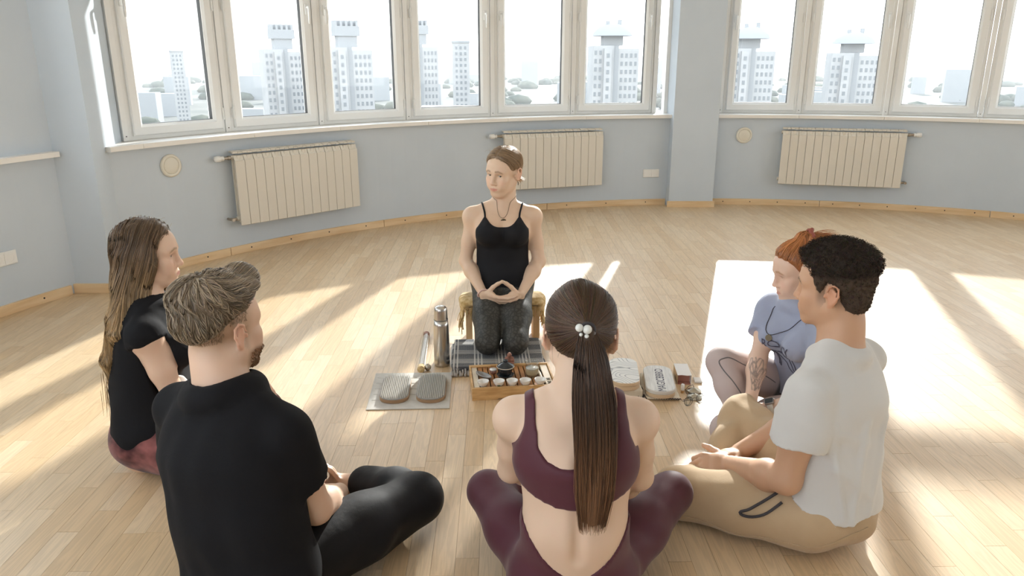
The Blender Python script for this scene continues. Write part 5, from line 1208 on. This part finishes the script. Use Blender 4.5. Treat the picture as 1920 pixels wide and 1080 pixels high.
    Q = chain_on(T, [(1.06, 2.80, .505), (1.0, 2.755, .44), (.968, 2.685, .385), (1.03, 2.63, .44), (1.09, 2.62, .50)], .0022, 30); nk = MB().tube(Q, .0014, 6).build('necklace', M_cord, root)
    i = int(np.argmin(Q[:, 2])); g = T.grad(Q[i:i+1])[0]; c = Vector(Q[i]+g*.002-np.array((0, 0, .012))); MB().cyl(c, c+Vector(g)*.003, .0125, n=20).build('pendant', M_metal, nk)
    # watch on the near wrist
    el, wr = np.array((1.09, 2.43, .26)), np.array((.925, 2.50, .178)); ax = nrm(wr-el); p = wr-ax*.018; u = nrm(np.cross(ax, (0, 0, 1.))); v = np.cross(ax, u); v = v if v[2] > 0 else -v
    bd = MB(); ring_ = []
    for k in range(25):
        a = 2*math.pi*k/24; ring_.append((u*math.cos(a)*.0285+v*math.sin(a)*.0265))
    for s_ in (-.010, .010): bd.v += [tuple(p+q+ax*s_) for q in ring_[:24]]+[tuple(p+q*1.09+ax*s_) for q in ring_[:24]]
    for k in range(24):
        j = (k+1) % 24; bd.f += [(24+k, 24+j, 72+j, 72+k), (k, 48+k, 48+j, j), (k, j, 24+j, 24+k), (48+k, 72+k, 72+j, 48+j)]; bd.sm += [True]*4
    wt = bd.build('watch', new_mat('white watch strap', (.75, .74, .70), .5), root)
    vo_ = nrm(v*.8+np.array((-.1, -.55, .3))*.6); vo_ = nrm(vo_-ax*(vo_@ax)); M = Matrix.Translation(Vector(p+vo_*.030)) @ Matrix((tuple(ax), tuple(np.cross(vo_, ax)), tuple(vo_))).transposed().to_4x4()
    MB().prism(rrect(.033, .028, .006), -.005, .004, M, .001).build('case', new_mat('watch case', (.35, .35, .36), .3, Metallic=.8), wt); MB().prism(rrect(.028, .023, .004), .0042, .0048, M).build('screen', new_mat('dark screen', (.02, .03, .04), .12), wt)
    settle(root, (1.10, 2.70, 0)); return root
kneeling_woman(); ponytail_woman(); blond_man(); long_haired_woman(); white_shirt_man(); red_haired_woman()
# ---------------------------------------------------------------- things on the floor
M_bam = tint(new_mat('bamboo', rough=.45), (.50, .29, .11), (.66, .42, .19), 6, (2.5, 16, 16), detail=4)
M_bamd = tint(new_mat('reddish bamboo slats', rough=.45), (.34, .15, .055), (.46, .23, .09), 6, (16, 3, 16), detail=4)
M_pale = tint(new_mat('pale bamboo panel', rough=.5), (.70, .60, .45), (.76, .68, .55), 20)
M_dark = new_mat('dark gap', (.03, .02, .015), .8)
M_porc = new_mat('white porcelain', (.78, .76, .72), .2, **{'Coat Weight': .4})
M_tea = new_mat('green tea leaf print', (.05, .09, .04), .5)
M_glaze = tint(new_mat('dark teal glaze', rough=.16), (.012, .016, .020), (.030, .036, .042), 30)
M_clay = tint(new_mat('red brown clay', rough=.6), (.20, .085, .055), (.32, .15, .10), 40)
M_pewter = new_mat('grey pewter', (.27, .26, .25), .4, Metallic=.5)
M_steel = new_mat('brushed steel', (.56, .54, .51), .26, Metallic=1.0)
M_steeld = new_mat('steel seam', (.25, .24, .23), .4, Metallic=.9)
M_linen = fabric('grey linen', (.52, .50, .46), (.58, .56, .52), rough=.9, scale=30)
M_plyw = tint(new_mat('board ply edge', rough=.6), (.30, .18, .095), (.42, .27, .15), 4, (3, 3, 60))
M_plyl = tint(new_mat('light ply edge', rough=.6), (.56, .41, .26), (.70, .55, .38), 4, (2, 2, 140), detail=3)
M_whitew = new_mat('white painted board', (.66, .65, .62), .5)
M_nailbase = new_mat('grey board face', (.30, .29, .27), .7); M_nail = new_mat('nail zinc', (.74, .72, .68), .4, Metallic=.1)
M_canvas = fabric('cream canvas', (.64, .58, .46), (.70, .64, .53), rough=.9, scale=30)
M_yellow = tint(fabric('yellow plush', (.6, .42, .2), rough=.9), (.46, .31, .12), (.68, .52, .28), 60)
M_stool = tint(new_mat('stool pine', rough=.5), (.62, .40, .20), (.74, .52, .29), 5, (4, 4, 1))
M_paper = new_mat('white paper', (.74, .72, .70), .7); M_kraft = new_mat('kraft cardboard', (.50, .34, .19), .8); M_pink = new_mat('salmon paper', (.56, .27, .21), .8)
M_bronze = new_mat('dull bell bronze', (.46, .43, .36), .32, Metallic=.8)
def clear_mat(name, col):
    m = bpy.data.materials.new(name); m.use_nodes = True; n, l = m.node_tree.nodes, m.node_tree.links; n.remove(n['Principled BSDF'])
    t = n.new('ShaderNodeBsdfTransparent'); t.inputs[0].default_value = (*col, 1); g = n.new('ShaderNodeBsdfGlossy'); g.inputs['Roughness'].default_value = .05
    lw = n.new('ShaderNodeLayerWeight'); lw.inputs[0].default_value = .5; pw = n.new('ShaderNodeMath'); pw.operation = 'POWER'; pw.inputs[1].default_value = 4; l.new(lw.outputs['Facing'], pw.inputs[0]); ma = n.new('ShaderNodeMath'); ma.operation = 'MULTIPLY_ADD'; ma.inputs[1].default_value = .6; ma.inputs[2].default_value = .05; l.new(pw.outputs[0], ma.inputs[0]); x = n.new('ShaderNodeMixShader'); l.new(ma.outputs[0], x.inputs[0]); l.new(t.outputs[0], x.inputs[1]); l.new(g.outputs[0], x.inputs[2])
    l.new(x.outputs[0], n['Material Output'].inputs[0]); return m
M_clear = clear_mat('clear glass', (.93, .94, .93))

# stool with fringed cover
st = empty('stool', (-.05, 3.70, 0), rad(4), label='low wooden bench under the kneeling woman', cat='stool')
for x in (-.172, .172):
    lg = MB(); lg.prism([(-.016, -.055), (.016, -.055), (.016, .055), (-.016, .055)], 0.0, .165, Matrix.Translation((x, 0, 0)), .004); lg.build('leg', M_stool, st)
MB().prism(rrect(.40, .17, .02), .165, .188, None, .004).build('seat', M_stool, st)
cs = empty('cushion', (-.05, 3.70, .189), rad(4), label='yellow plush cushion with hanging fringe on the wooden bench', cat='cushion')
F = SDF((-.26, -.14, -.10), (.26, .14, .08), .005)
F.etube((-.185, 0, .020), (.185, 0, .020), (.088, .027), (.088, .027), (0, 1, 0), .02, .035)
for q in (-1, 1): F.etube((q*.195, 0, .015), (q*.204, 0, -.050), (.080, .020), (.076, .010), (0, 1, 0), .02, .01)
F.ell((0, 0, .075), (.13, .15, .040), None, .03, 's'); wrinkle(F, .0025, 160, 3, (.3, 1, 1)); X, Y, Z = F.grid(); F.cut(np.maximum(np.where(np.abs(X) < .180, -Z, -.05), np.where((np.abs(X) > .179) & (np.abs(X) < .191), -Z, -.05)).astype(np.float32))
V, Fc = F.mesh(1); mesh_np('cover', V, Fc, M_yellow, cs)
fr = []
for q in (-1, 1):
    for i in range(34):
        y = -.075+i*.0046; x = q*(.204+RNG.uniform(-.006, .006)); l_ = RNG.uniform(.045, .085); t = np.linspace(0, 1, 6)
        fr.append(np.stack([x+q*.010*np.sin(t*2)+RNG.normal(0, .006)*t, y+RNG.normal(0, .008)*t, -.050-l_*t], 1))
for i in range(70):
    x = -.19+i*.0055
    for yy_ in (-.086,):
        if abs(x) < .12: continue
        l_ = RNG.uniform(.03, .06); t = np.linspace(0, 1, 6); fr.append(np.stack([x+RNG.normal(0, .005)*t, yy_-.006*np.sin(t*2), .005-l_*t], 1))
V, Fc = tube_mesh(np.array(fr), np.full((len(fr), 6), .0019), 4); tag(mesh_np('fringe', V, Fc, M_yellow, cs), kind='stuff')

# folded woven blanket
M_blk = new_mat('woven blanket', rough=.95); n, l, b = nodes(M_blk); tc = n.new('ShaderNodeTexCoord'); sp = n.new('ShaderNodeSeparateXYZ'); l.new(tc.outputs['Object'], sp.inputs[0])
def band(out, freq, w, off=0.):
    a = n.new('ShaderNodeMath'); a.operation = 'MULTIPLY_ADD'; a.inputs[1].default_value = freq; a.inputs[2].default_value = off; l.new(out, a.inputs[0]); f = n.new('ShaderNodeMath'); f.operation = 'FRACT'; l.new(a.outputs[0], f.inputs[0])
    c = n.new('ShaderNodeMath'); c.operation = 'LESS_THAN'; c.inputs[1].default_value = w; l.new(f.outputs[0], c.inputs[0]); return c.outputs[0]
def mth(op, a, b_):
    q = n.new('ShaderNodeMath'); q.operation = op; l.new(a, q.inputs[0]); l.new(b_, q.inputs[1]); return q.outputs[0]
X1 = mth('MULTIPLY', band(sp.outputs[0], 9.0, .45, .1), band(sp.outputs[0], 62, .40)); Y1 = mth('MULTIPLY', band(sp.outputs[1], 9.0, .45, .3), band(sp.outputs[1], 62, .40))
xm = mth('MAXIMUM', X1, Y1); th = mth('MULTIPLY', band(sp.outputs[0], 300, .3), band(sp.outputs[1], 300, .3)); xm = mth('MAXIMUM', xm, th)
mc = n.new('ShaderNodeMixRGB'); mc.inputs[1].default_value = (.085, .09, .10, 1); mc.inputs[2].default_value = (.56, .54, .50, 1); l.new(xm, mc.inputs[0]); l.new(mc.outputs[0], b.inputs['Base Color'])
bl = empty('blanket', (-.07, 3.402, 0), rad(3), label='folded grey and white woven blanket with tassels under the kneeling woman', cat='blanket')
F = SDF((-.30, -.30, -.01), (.30, .30, .09), .005)
def slabfn(hx, hy, z0, z1, r, seed):
    def fn(X, Y, Z):
        w = .006*np.sin(X*9+seed)+.004*np.sin(Y*13+seed*2); qx = np.abs(X+.006*np.sin(Y*14+seed))-hx+r; qy = np.abs(Y+.006*np.sin(X*11+seed))-hy+r; zc = (z0+z1)/2; qz = np.abs(Z-zc-w*.25)-(z1-z0)/2+r
        return np.sqrt(np.maximum(qx, 0)**2+np.maximum(qy, 0)**2+np.maximum(qz, 0)**2)+np.minimum(np.maximum(np.maximum(qx, qy), qz), 0)-r
    return fn
for i, (z0, z1) in enumerate(((.001, .014), (.0145, .0285), (.029, .042))): F.put(slabfn(.222-.004*i, .185-.006*i, z0, z1, .006, i*1.7), (-.26, -.22, z0), (.26, .22, z1), .003)
V, Fc = F.mesh(1); mesh_np('folded_cloth', V, Fc, M_blk, bl)
M_tas = fabric('tassel yarn', (.36, .33, .30), rough=.95)
for i in range(8):
    x = -.216+i*.0125; t = MB(); t.tube([(x, -.183, .020+.006*(i % 3)), (x+.002, -.192, .014), (x+RNG.normal(0, .004), -.201-.006*(i % 2), .0085), (x+RNG.normal(0, .005), -.212, .0062)], [.004, .0055, .006, .003], 7); t.build('tassel', M_tas, bl)

# tea tray
TM = rotz(rad(6.0), (-.002, 3.083, 0)); tr = empty('tea_tray', (-.002, 3.083, 0), rad(6.0), label='bamboo tea tray with dark slats in front of the kneeling woman', cat='tray')
W2, D2, HT = .181, .128, .056
for (lo, hi, f_) in (((-W2, -D2, .0), (W2, -D2+.012, HT), 1), ((-W2, D2-.012, .0), (W2, D2, HT), 0)):
    m = MB(); y0, y1 = lo[1], hi[1]; o = [(-W2, 0), (-.075, 0), (-.068, .006), (.068, .006), (.075, 0), (W2, 0), (W2, HT), (-W2, HT)]
    m.prism([(x, z) for x, z in o], 0, y1-y0, Matrix.Translation((0, y1, 0)) @ Matrix.Rotation(rad(90), 4, 'X')); m.build('rail', M_bam, tr)
for q in (-1, 1): MB().box((q*W2-(.008 if q > 0 else 0), -D2+.012, .004), (q*W2+(.008 if q < 0 else 0), D2-.012, HT), bev=.0015).build('rail', M_bam, tr)
MB().box((-W2+.01, -D2+.012, .020), (W2-.01, D2-.012, .024)).build('drip_pan', M_dark, tr)
MB().box((-W2+.010, -D2+.0125, .040), (-W2+.034, D2-.0125, .050), bev=.001).build('end_panel', M_pale, tr)
ep = MB().box((W2-.040, -D2+.0125, .040), (W2-.010, D2-.0125, .050), bev=.001).build('end_panel', M_pale, tr)
cal = MB()   # brush-like characters
def stroke(pts, w=.0011): cal.tube([(W2-.025+x, y, .0505) for x, y in pts], w, 5)
for cy in (-.085, -.050):
    for s_ in ([(-.009, .008), (.009, .009)], [(0, .014), (-.001, -.012)], [(-.007, -.002), (.007, -.001)], [(-.001, -.002), (-.009, -.012)], [(.001, -.002), (.009, -.011)], [(-.005, .013), (-.005, .005)], [(.005, .013), (.005, .005)]): stroke([(x, y+cy) for x, y in s_])
cal.build('calligraphy', M_dark, ep)
nsl = 12; sw = (2*W2-.010-.034-.040+.0)/nsl
sx0 = -W2+.036
sl0 = None
for i in range(nsl):
    x = sx0+sw*(i+.5); m = MB().box((-sw/2+.0022, -D2+.0125, -.005), (sw/2-.0022, D2-.0125, .005), bev=.001) if sl0 is None else None
    if sl0 is None: sl0 = m.build('slat', M_bamd, tr, (x, 0, .043))
    else: s_ = sl0.copy(); COL.objects.link(s_); s_.location = (x, 0, .043)
TZ = .0482
def onto(x, y, z=TZ): return (x, y, z)
cups = [((-.123, 2.975), 'white porcelain cup, leftmost in the row of five on the tea tray'), ((-.056, 2.979), 'white porcelain cup with a green leaf print, second in the row'), ((.001, 2.984), 'white porcelain cup in the middle of the row of five'),
        ((.057, 2.989), 'white porcelain cup, fourth in the row, before the glass pitcher'), ((.121, 2.996), 'white porcelain cup at the right end of the row, on the lettered panel')]
cup0 = None
for i, ((x, y), lb) in enumerate(cups):
    if cup0 is None:
        m = MB().lathe([(.0005, .001), (.010, .001), (.0105, .0), (.0125, 0), (.0128, .003), (.018, .009), (.0225, .017), (.0245, .026), (.0250, .0275), (.0238, .0275), (.021, .017), (.015, .008), (.0005, .0055)], 32)
        cup0 = m.build('tea_cup', M_porc, None, onto(x, y)); c = cup0
    else: c = cup0.copy(); COL.objects.link(c); c.location = onto(x, y)
    tag(c, lb, 'cup', 'white cups in a row on the tea tray')
    if i == 1:
        lf = MB()
        for a, h, s_ in ((-100, .012, 1), (-88, .013, 1.2), (-76, .011, .9), (-92, .009, .8)):
            r_ = .0135+h*.62; p = Vector((r_*math.cos(rad(a)), r_*math.sin(rad(a)), h)); lf.sphere(p, .0034*s_, 5, None, (1, .35, .6))
        lf.build('leaf_print', M_tea, c)
gw = empty('gaiwan', onto(-.029, 3.085), label='dark glazed lidded tea bowl on its saucer, centre of the tray', cat='tea bowl')
MB().lathe([(.0005, .002), (.016, .002), (.017, 0), (.020, 0), (.021, .003), (.036, .0075), (.0385, .0105), (.0375, .011), (.020, .0065), (.0005, .006)], 36).build('saucer', M_glaze, gw)
MB().lathe([(.0005, .0065), (.018, .0065), (.0225, .010), (.0295, .022), (.0325, .036), (.0360, .047), (.0345, .047), (.0305, .036), (.0005, .012)], 36).build('bowl', M_glaze, gw)
ld = MB().lathe([(.0375, .0465), (.0395, .0475), (.0375, .0495), (.030, .056), (.019, .0625), (.0085, .066), (.0080, .069), (.0115, .0735), (.0105, .0775), (.0005, .0785)], 36).build('lid', M_glaze, gw)
MB().lathe([(.0378, .0462), (.0400, .0472), (.0390, .0488), (.0372, .0492)], 36).build('rim', M_pale, ld)
fp = empty('pitcher', onto(.088, 3.088), label='clear glass tea pitcher half full, at the right of the lidded bowl', cat='pitcher')
MB().lathe([(.0005, .001), (.024, .001), (.027, .004), (.0305, .018), (.0305, .035), (.0295, .055), (.0315, .074), (.0300, .074), (.0280, .055), (.029, .035), (.029, .018), (.025, .006), (.0005, .004)], 36).build('glass', M_clear, fp)
M_teal = new_mat('pale tea', (.58, .47, .30), .15)
MB().lathe([(.0005, .0045), (.0245, .0065), (.0285, .018), (.0285, .034), (.0280, .038), (.0005, .038)], 36).build('tea', M_teal, fp)
MB().lathe([(.020, .0385), (.0272, .0385), (.0268, .042), (.0005, .043)], 30).build('strainer', M_porc, fp)
pc_ = empty('small_cup', onto(-.084, 3.118), label='small brown tasting cup with white rim, beside the lidded bowl', cat='cup')
MB().lathe([(.0005, 0), (.012, 0), (.0145, .004), (.0155, .017), (.0005, .017)], 28).build('body', M_clay, pc_); MB().lathe([(.0155, .0165), (.0165, .019), (.0160, .0215), (.0005, .0215)], 28).build('cap', M_porc, pc_)
# pewter scoop
F = SDF((-.06, -.03, -.005), (.06, .03, .03), .0022); F.ell((0, 0, .012), (.048, .019, .014), None, .004); F.ell((.004, 0, .022), (.044, .0165, .0165), None, .002, 's'); X, Y, Z = F.grid(); F.cut((Z-.014+X*.02).astype(np.float32))
V, Fc = F.mesh(1); o = mesh_np('tea_scoop', V, Fc, M_pewter); o.location = onto(-.124, 3.070, TZ+.003); o.rotation_euler = (0, 0, rad(-45)); tag(o, 'grey pewter tea scoop behind the leftmost white cup', 'scoop')
o = MB().box((-.045, -.004, 0), (.045, .004, .006), bev=.002).build('tea_pick', M_bam, None, onto(-.142, 3.168, HT+.0005), (0, 0, rad(7))); tag(o, 'light wooden pick lying on the back left rim of the tray', 'tea tool')
o = MB(); o.cyl((-.05, 0, .007), (.02, 0, .007), .0065, n=14).cyl((.02, 0, .007), (.045, 0, .007), .0075, .004, n=14); o = o.build('tea_brush', M_pale, None, onto(.124, 3.085), (0, 0, rad(98))); tag(o, 'pale wooden tea brush between the glass pitcher and the lettered panel', 'brush')
o = MB(); o.cyl((-.055, 0, .0055), (.05, 0, .0055), .005, n=12).cyl((-.062, 0, .0055), (-.053, 0, .0055), .006, n=12); o = o.build('incense_holder', M_bronze, None, (.214, 3.045, .0005), (0, 0, rad(80))); tag(o, 'thin brass ended stick on the floor right of the tea tray', 'stick')
# figurine of a seated monk
F = SDF((-.03, -.03, -.002), (.03, .03, .07), .0016)
F.ell((0, .002, .012), (.023, .019, .013), None, .008); F.etube((0, .002, .012), (0, .002, .034), (.017, .012), (.0145, .010), (1, 0, 0), .006)
F.ell((0, 0, .049), (.0095, .0105, .0118), None, .003); F.ell((0, .003, .038), (.006, .006, .006), None, .004)
for q in (-1, 1): F.chain([(q*.0145, .002, .033), (q*.0175, -.004, .023), (q*.004, -.013, .026)], [.0055, .005, .0035], .004); F.cone((q*.014, -.004, .008), (0, -.014, .006), .007, .006, .005); F.ell((q*.0095, .001, .048), (.002, .003, .0045), None, .001)
F.cone((0, -.010, .049), (0, -.0118, .0465), .0014, .0018, .002)
V, Fc = F.mesh(1); o = mesh_np('monk_figurine', V, Fc, M_clay); o.location = (-.012, 3.196, HT+.0005); tag(o, 'small clay figurine of a seated monk behind the lidded bowl', 'figurine')
# thermos
th = empty('thermos', (-.331, 3.330, 0), label='brushed steel thermos flask standing left of the woven blanket', cat='thermos')
MB().lathe([(.0005, .0), (.034, 0), (.0365, .004), (.0370, .012), (.0368, .150), (.0350, .20), (.0318, .226), (.0005, .228)], 48).build('body', M_steel, th)
MB().lathe([(.0325, .2265), (.0335, .229), (.0325, .2315)], 48).build('collar', M_steeld, th)
MB().lathe([(.0322, .2305), (.0318, .236), (.0305, .272), (.0290, .283), (.0235, .291), (.010, .295), (.0005, .2955)], 48).build('cup_lid', M_steel, th)
# rain stick: clear tube with wooden ends
rs = empty('rain_stick', (-.432, 3.46, .0175), rad(93), label='long clear tube rain stick with wooden ends lying beside the thermos', cat='rain stick')
MB().cyl((-.20, 0, 0), (.215, 0, 0), .0165, n=24, caps=False).build('tube', M_clear, rs)
cp = MB(); cp.cyl((-.228, 0, 0), (-.198, 0, 0), .0172, n=20).cyl((-.235, 0, 0), (-.228, 0, 0), .014, n=20); cp.build('end_cap', M_yellow, rs); MB().cyl((.213, 0, 0), (.236, 0, 0), .0172, n=20).build('end_cap', M_clay, rs)
cl = MB(); cl.tube([(x, .0125*math.cos(x*420), .0125*math.sin(x*420)) for x in np.linspace(-.195, .21, 260)], .0016, 4); cl.build('coil', M_paper, rs)
bd = MB()
for i in range(16): bd.sphere((-.190+RNG.uniform(0, .05), RNG.uniform(-.007, .007), -.011+RNG.uniform(0, .006)), .0035, 4)
tag(bd.build('beads', M_bronze, rs), kind='stuff')
o = MB().sphere((0, 0, .016), .016, 8); o.cyl((0, 0, .030), (0, 0, .034), .004); o = o.build('small_bell', M_bronze, None, (-.392, 3.262, .0005)); tag(o, 'small brass bell next to the near end of the rain stick', 'bell')
# linen mat and the two nail boards
mt = MB(); c4 = [(-.603, 2.845), (-.259, 2.860), (-.276, 3.231), (-.626, 3.219)]; mt.prism([(x+.44, y-3.04) for x, y in c4], 0.0003, .0045, None, .001)
mat_ = empty('linen_mat', (-.44, 3.04, 0), label='flat grey linen mat under the two nail boards', cat='mat'); mt.build('cloth', M_linen, mat_)
for k in range(5):
    y = 2.93+k*.058; MB().tube([(x+.44-.022*(y-2.85)/.37, y-3.04+.003*math.sin(x*40), .0048) for x in np.linspace(-.590, -.280, 14)], .0011, 5).build('crease', M_linen, mat_)
def stadium(w, L, r=.055, n=10):
    out = []
    for cy, s_ in ((-1, -90), (1, 90)):
        for i in range(n*2+1):
            a = rad(s_-90+180*i/(n*2)); cx = (w/2)*math.copysign(abs(math.cos(a))**.88, math.cos(a)); out.append((cx, cy*(L/2-r)+r*math.sin(a)))
    return out
def nail_board(x, y, rz, lb):
    r0 = empty('nail_board', (x, y, .0048), rz, label=lb, cat='nail board', group='nail boards on the linen mat'); o = stadium(.124, .268)
    MB().prism(o, 0, .015, None, .002).build('base', M_plyw, r0); MB().prism([(a*.985, b_*.99) for a, b_ in o], .0152, .0195, None, .001)  .build('top_layer', M_nailbase, r0)
    nl = MB()
    nx, ny = 15, 30
    for i in range(nx):
        for k in range(ny):
            px, py = (i-(nx-1)/2)*.0077, (k-(ny-1)/2)*.0083; lim = .134-.055+math.sqrt(max(0, 1-(abs(px)/.060)**2.4))*.050
            if abs(py) > lim or abs(px) > .0565: continue
            nl.add([(px-.0017, py-.0017, .0195), (px+.0017, py-.0017, .0195), (px+.0017, py+.0017, .0195), (px-.0017, py+.0017, .0195), (px, py, .0325)], [(0, 1, 4), (1, 2, 4), (2, 3, 4), (3, 0, 4)])
    tag(nl.build('nails', M_nail, r0), kind='stuff'); return r0
nail_board(-.506, 3.03, rad(3.5), 'nail board at the left of the linen mat, crossed by a sun patch'); nail_board(-.350, 3.035, rad(2.5), 'nail board at the right of the linen mat, in shadow')
# carved closed boards on their canvas bags
M_carve = new_mat('white board with engraved lines', rough=.55); n, l, b = nodes(M_carve); tc = n.new('ShaderNodeTexCoord'); nz = n.new('ShaderNodeTexNoise'); nz.inputs['Scale'].default_value = 9; nz.inputs['Detail'].default_value = 0; l.new(tc.outputs['Object'], nz.inputs['Vector'])
m1 = n.new('ShaderNodeMath'); m1.operation = 'MULTIPLY'; m1.inputs[1].default_value = 16; l.new(nz.outputs['Fac'], m1.inputs[0]); m2 = n.new('ShaderNodeMath'); m2.operation = 'FRACT'; l.new(m1.outputs[0], m2.inputs[0])
cr = n.new('ShaderNodeValToRGB'); cr.color_ramp.elements[0].position = .0; cr.color_ramp.elements[0].color = (.16, .18, .20, 1); cr.color_ramp.elements[1].position = .26; cr.color_ramp.elements[1].color = (.76, .76, .74, 1); l.new(m2.outputs[0], cr.inputs[0]); l.new(cr.outputs[0], b.inputs['Base Color'])
M_faint = tint(new_mat('white washed wood', rough=.55), (.58, .58, .57), (.74, .74, .72), 9, (14, 1.2, 1), detail=4)
def pouch(x, y, rz, w, d, h, lb, seed):
    r0 = empty('canvas_bag', (x, y, 0), rz, label=lb, cat='bag', group='canvas bags under the closed boards'); F = SDF((-w/2-.02, -d/2-.02, -.004), (w/2+.02, d/2+.02, h+.02), .004)
    F.put(slabfn(w/2, d/2, .0008, h, min(.008, h*.45), seed), (-w/2-.01, -d/2-.01, 0), (w/2+.01, d/2+.01, h), .003); V, Fc = F.mesh(1); mesh_np('cloth', V, Fc, M_canvas, r0); return r0
b1 = pouch(.475, 3.085, rad(-2), .165, .27, .046, 'thick cream canvas bag with a dark zip under the engraved board', 1.2)
zp = MB()
for i in range(20): zp.box((-.055+i*.0058, -.1395, .018), (-.055+i*.0058+.0036, -.1355, .0235))
tag(zp.build('zip', M_dark, b1), kind='stuff')
b2 = pouch(.650, 3.075, rad(-4), .158, .265, .013, 'flat cream canvas bag with drawstring under the lettered board', 2.3)
rp = MB(); rp.tube([(-.078+i*.0052, -.1355+.0018*(i % 2), .0075+.002*(i % 2)) for i in range(31)], .0024, 6); rp.build('drawstring_hem', M_cord, b2)
kn = MB()
for i in range(9):
    a = i*.7; kn.tube([(-.086, -.128, .012), (-.090+.016*math.cos(a), -.132+.014*math.sin(a), .016+.004*(i % 3)), (-.090+.022*math.cos(a+.5), -.134+.018*math.sin(a+.5), .006)], .0024, 5)
kn.tube([(-.086, -.128, .012), (-.082, -.09, .030), (-.084, -.06, .026), (-.085, -.03, .008)], .0026, 6); tag(kn.build('drawstring_tassel', M_cord, b2), kind='stuff')
def closed_board(x, y, z, rz, lb, top):
    r0 = empty('closed_board', (x, y, z), rz, label=lb, cat='board', group='closed oval boards on canvas bags'); o = stadium(.126, .285)
    MB().prism(o, 0, .0165, None, .002).build('lower_board', M_plyl, r0); MB().prism(o, .0172, .0335, None, .0022).build('upper_board', M_plyl if top is M_carve else M_whitew, r0)
    MB().prism([(a*.975, c*.985) for a, c in o], .0335, .0345).build('top_face', top, r0); return r0
closed_board(.492, 3.075, .0475, rad(-5), 'oval wooden board with engraved wavy lines on the thick canvas bag', M_carve)
cb = closed_board(.644, 3.062, .0165, rad(-6), 'oval white board with dark lettering on the flat canvas bag', M_faint)
v, f = text_mesh('MAGICBBRD', .047); v2 = [( -y*1.05+.006, x*.92-.02, .0349) for x, y, z in v]; MB().add(v2, f).build('lettering', M_ink, cb)
# small things at the right
bx = empty('paper_box', (.771, 3.168, 0), rad(-4), label='small white paper box with a salmon inside, open towards the viewer', cat='box')
MB().box((-.030, -.066, .0), (-.0285, .068, .044)).build('side', M_kraft, bx); MB().box((.0285, -.066, .0), (.030, .068, .044)).build('side', M_paper, bx); MB().box((-.030, .0665, .0), (.030, .068, .046)).build('back', M_kraft, bx)
MB().box((-.0285, -.066, .0), (.0285, .0665, .0012)).build('bottom', M_pink, bx); MB().box((-.0285, -.030, .0013), (.0285, -.028, .043)).build('inner_flap', M_pink, bx)
lid = MB(); lid.prism([(-.031, -.068), (-.012, -.064), (.010, -.069), (.031, -.066), (.031, .068), (-.031, .068)], .0445, .0460); lid.build('lid', M_paper, bx)
vl = empty('vial', (.741, 3.02, 0), label='small upright vial with white body and cork foot by the paper box', cat='vial'); MB().lathe([(.0005, 0), (.0065, 0), (.007, .012), (.0005, .012)], 16).build('foot', M_bam, vl); MB().lathe([(.0075, .012), (.008, .015), (.008, .036), (.006, .040), (.0005, .041)], 16).build('body', M_porc, vl)
cyo = None
for (x, y, tx, lb) in ((.793, 3.03, -4, 'small bronze hand cymbal, the one nearer the paper box'), (.781, 2.968, 3, 'small bronze hand cymbal, the one nearer the viewer')):
    m = MB().lathe([(.031, .0005), (.032, .002), (.028, .006), (.016, .008), (.012, .013), (.004, .0165), (.0005, .017)], 36)
    o = m.build('hand_cymbal', M_bronze, None, (x, y, .002), (rad(tx), 0, 0)); tag(o, lb, 'cymbal', 'pair of hand cymbals')
o = MB().tube([(.793, 3.03, .020), (.788, 3.035, .030), (.775, 3.05, .016), (.757, 3.04, .004), (.756, 3.00, .003), (.766, 2.985, .012), (.781, 2.968, .020)], .0014, 6).build('cymbal_cord', M_cord); tag(o, 'dark cord joining the two hand cymbals', 'cord')
gl = empty('eyeglasses', (.768, 2.905, 0), rad(28), label='round black framed eyeglasses lying folded before the hand cymbals', cat='eyeglasses')
X90 = Matrix.Rotation(rad(80), 4, 'X')
for q in (-1, 1):
    MB().tube([X90 @ Vector((q*.032+.022*math.cos(a), .0195+.0195*math.sin(a)-.0, 0)) for a in np.linspace(0, 2*math.pi, 25)[:-1]], .0010, 6, True).build('rim', M_cord, gl)
    MB().lathe([(.0005, 0), (.021, .0004), (.0005, .0008)], 24, X90 @ Matrix.Translation((q*.032, .0195, 0))).build('lens', M_clear, gl)
    MB().tube([X90 @ Vector((q*.054, .024, 0)), (q*.056, .015, .020), (q*.030, .045+q*.006, .0045), (-q*.03, .040+q*.010, .003)], .0009, 6).build('temple', M_cord, gl)
MB().tube([X90 @ Vector((-.011, .024, 0)), X90 @ Vector((0, .028, 0)), X90 @ Vector((.011, .024, 0))], .0010, 6).build('bridge', M_cord, gl)
o = MB().prism([(-.018, -.024), (.016, -.026), (.019, .022), (-.015, .025)], .0008, .010, None, .002).build('tissue_pack', M_paper, None, (.835, 3.14, 0)); tag(o, 'small white paper packet on the floor right of the paper box', 'packet')
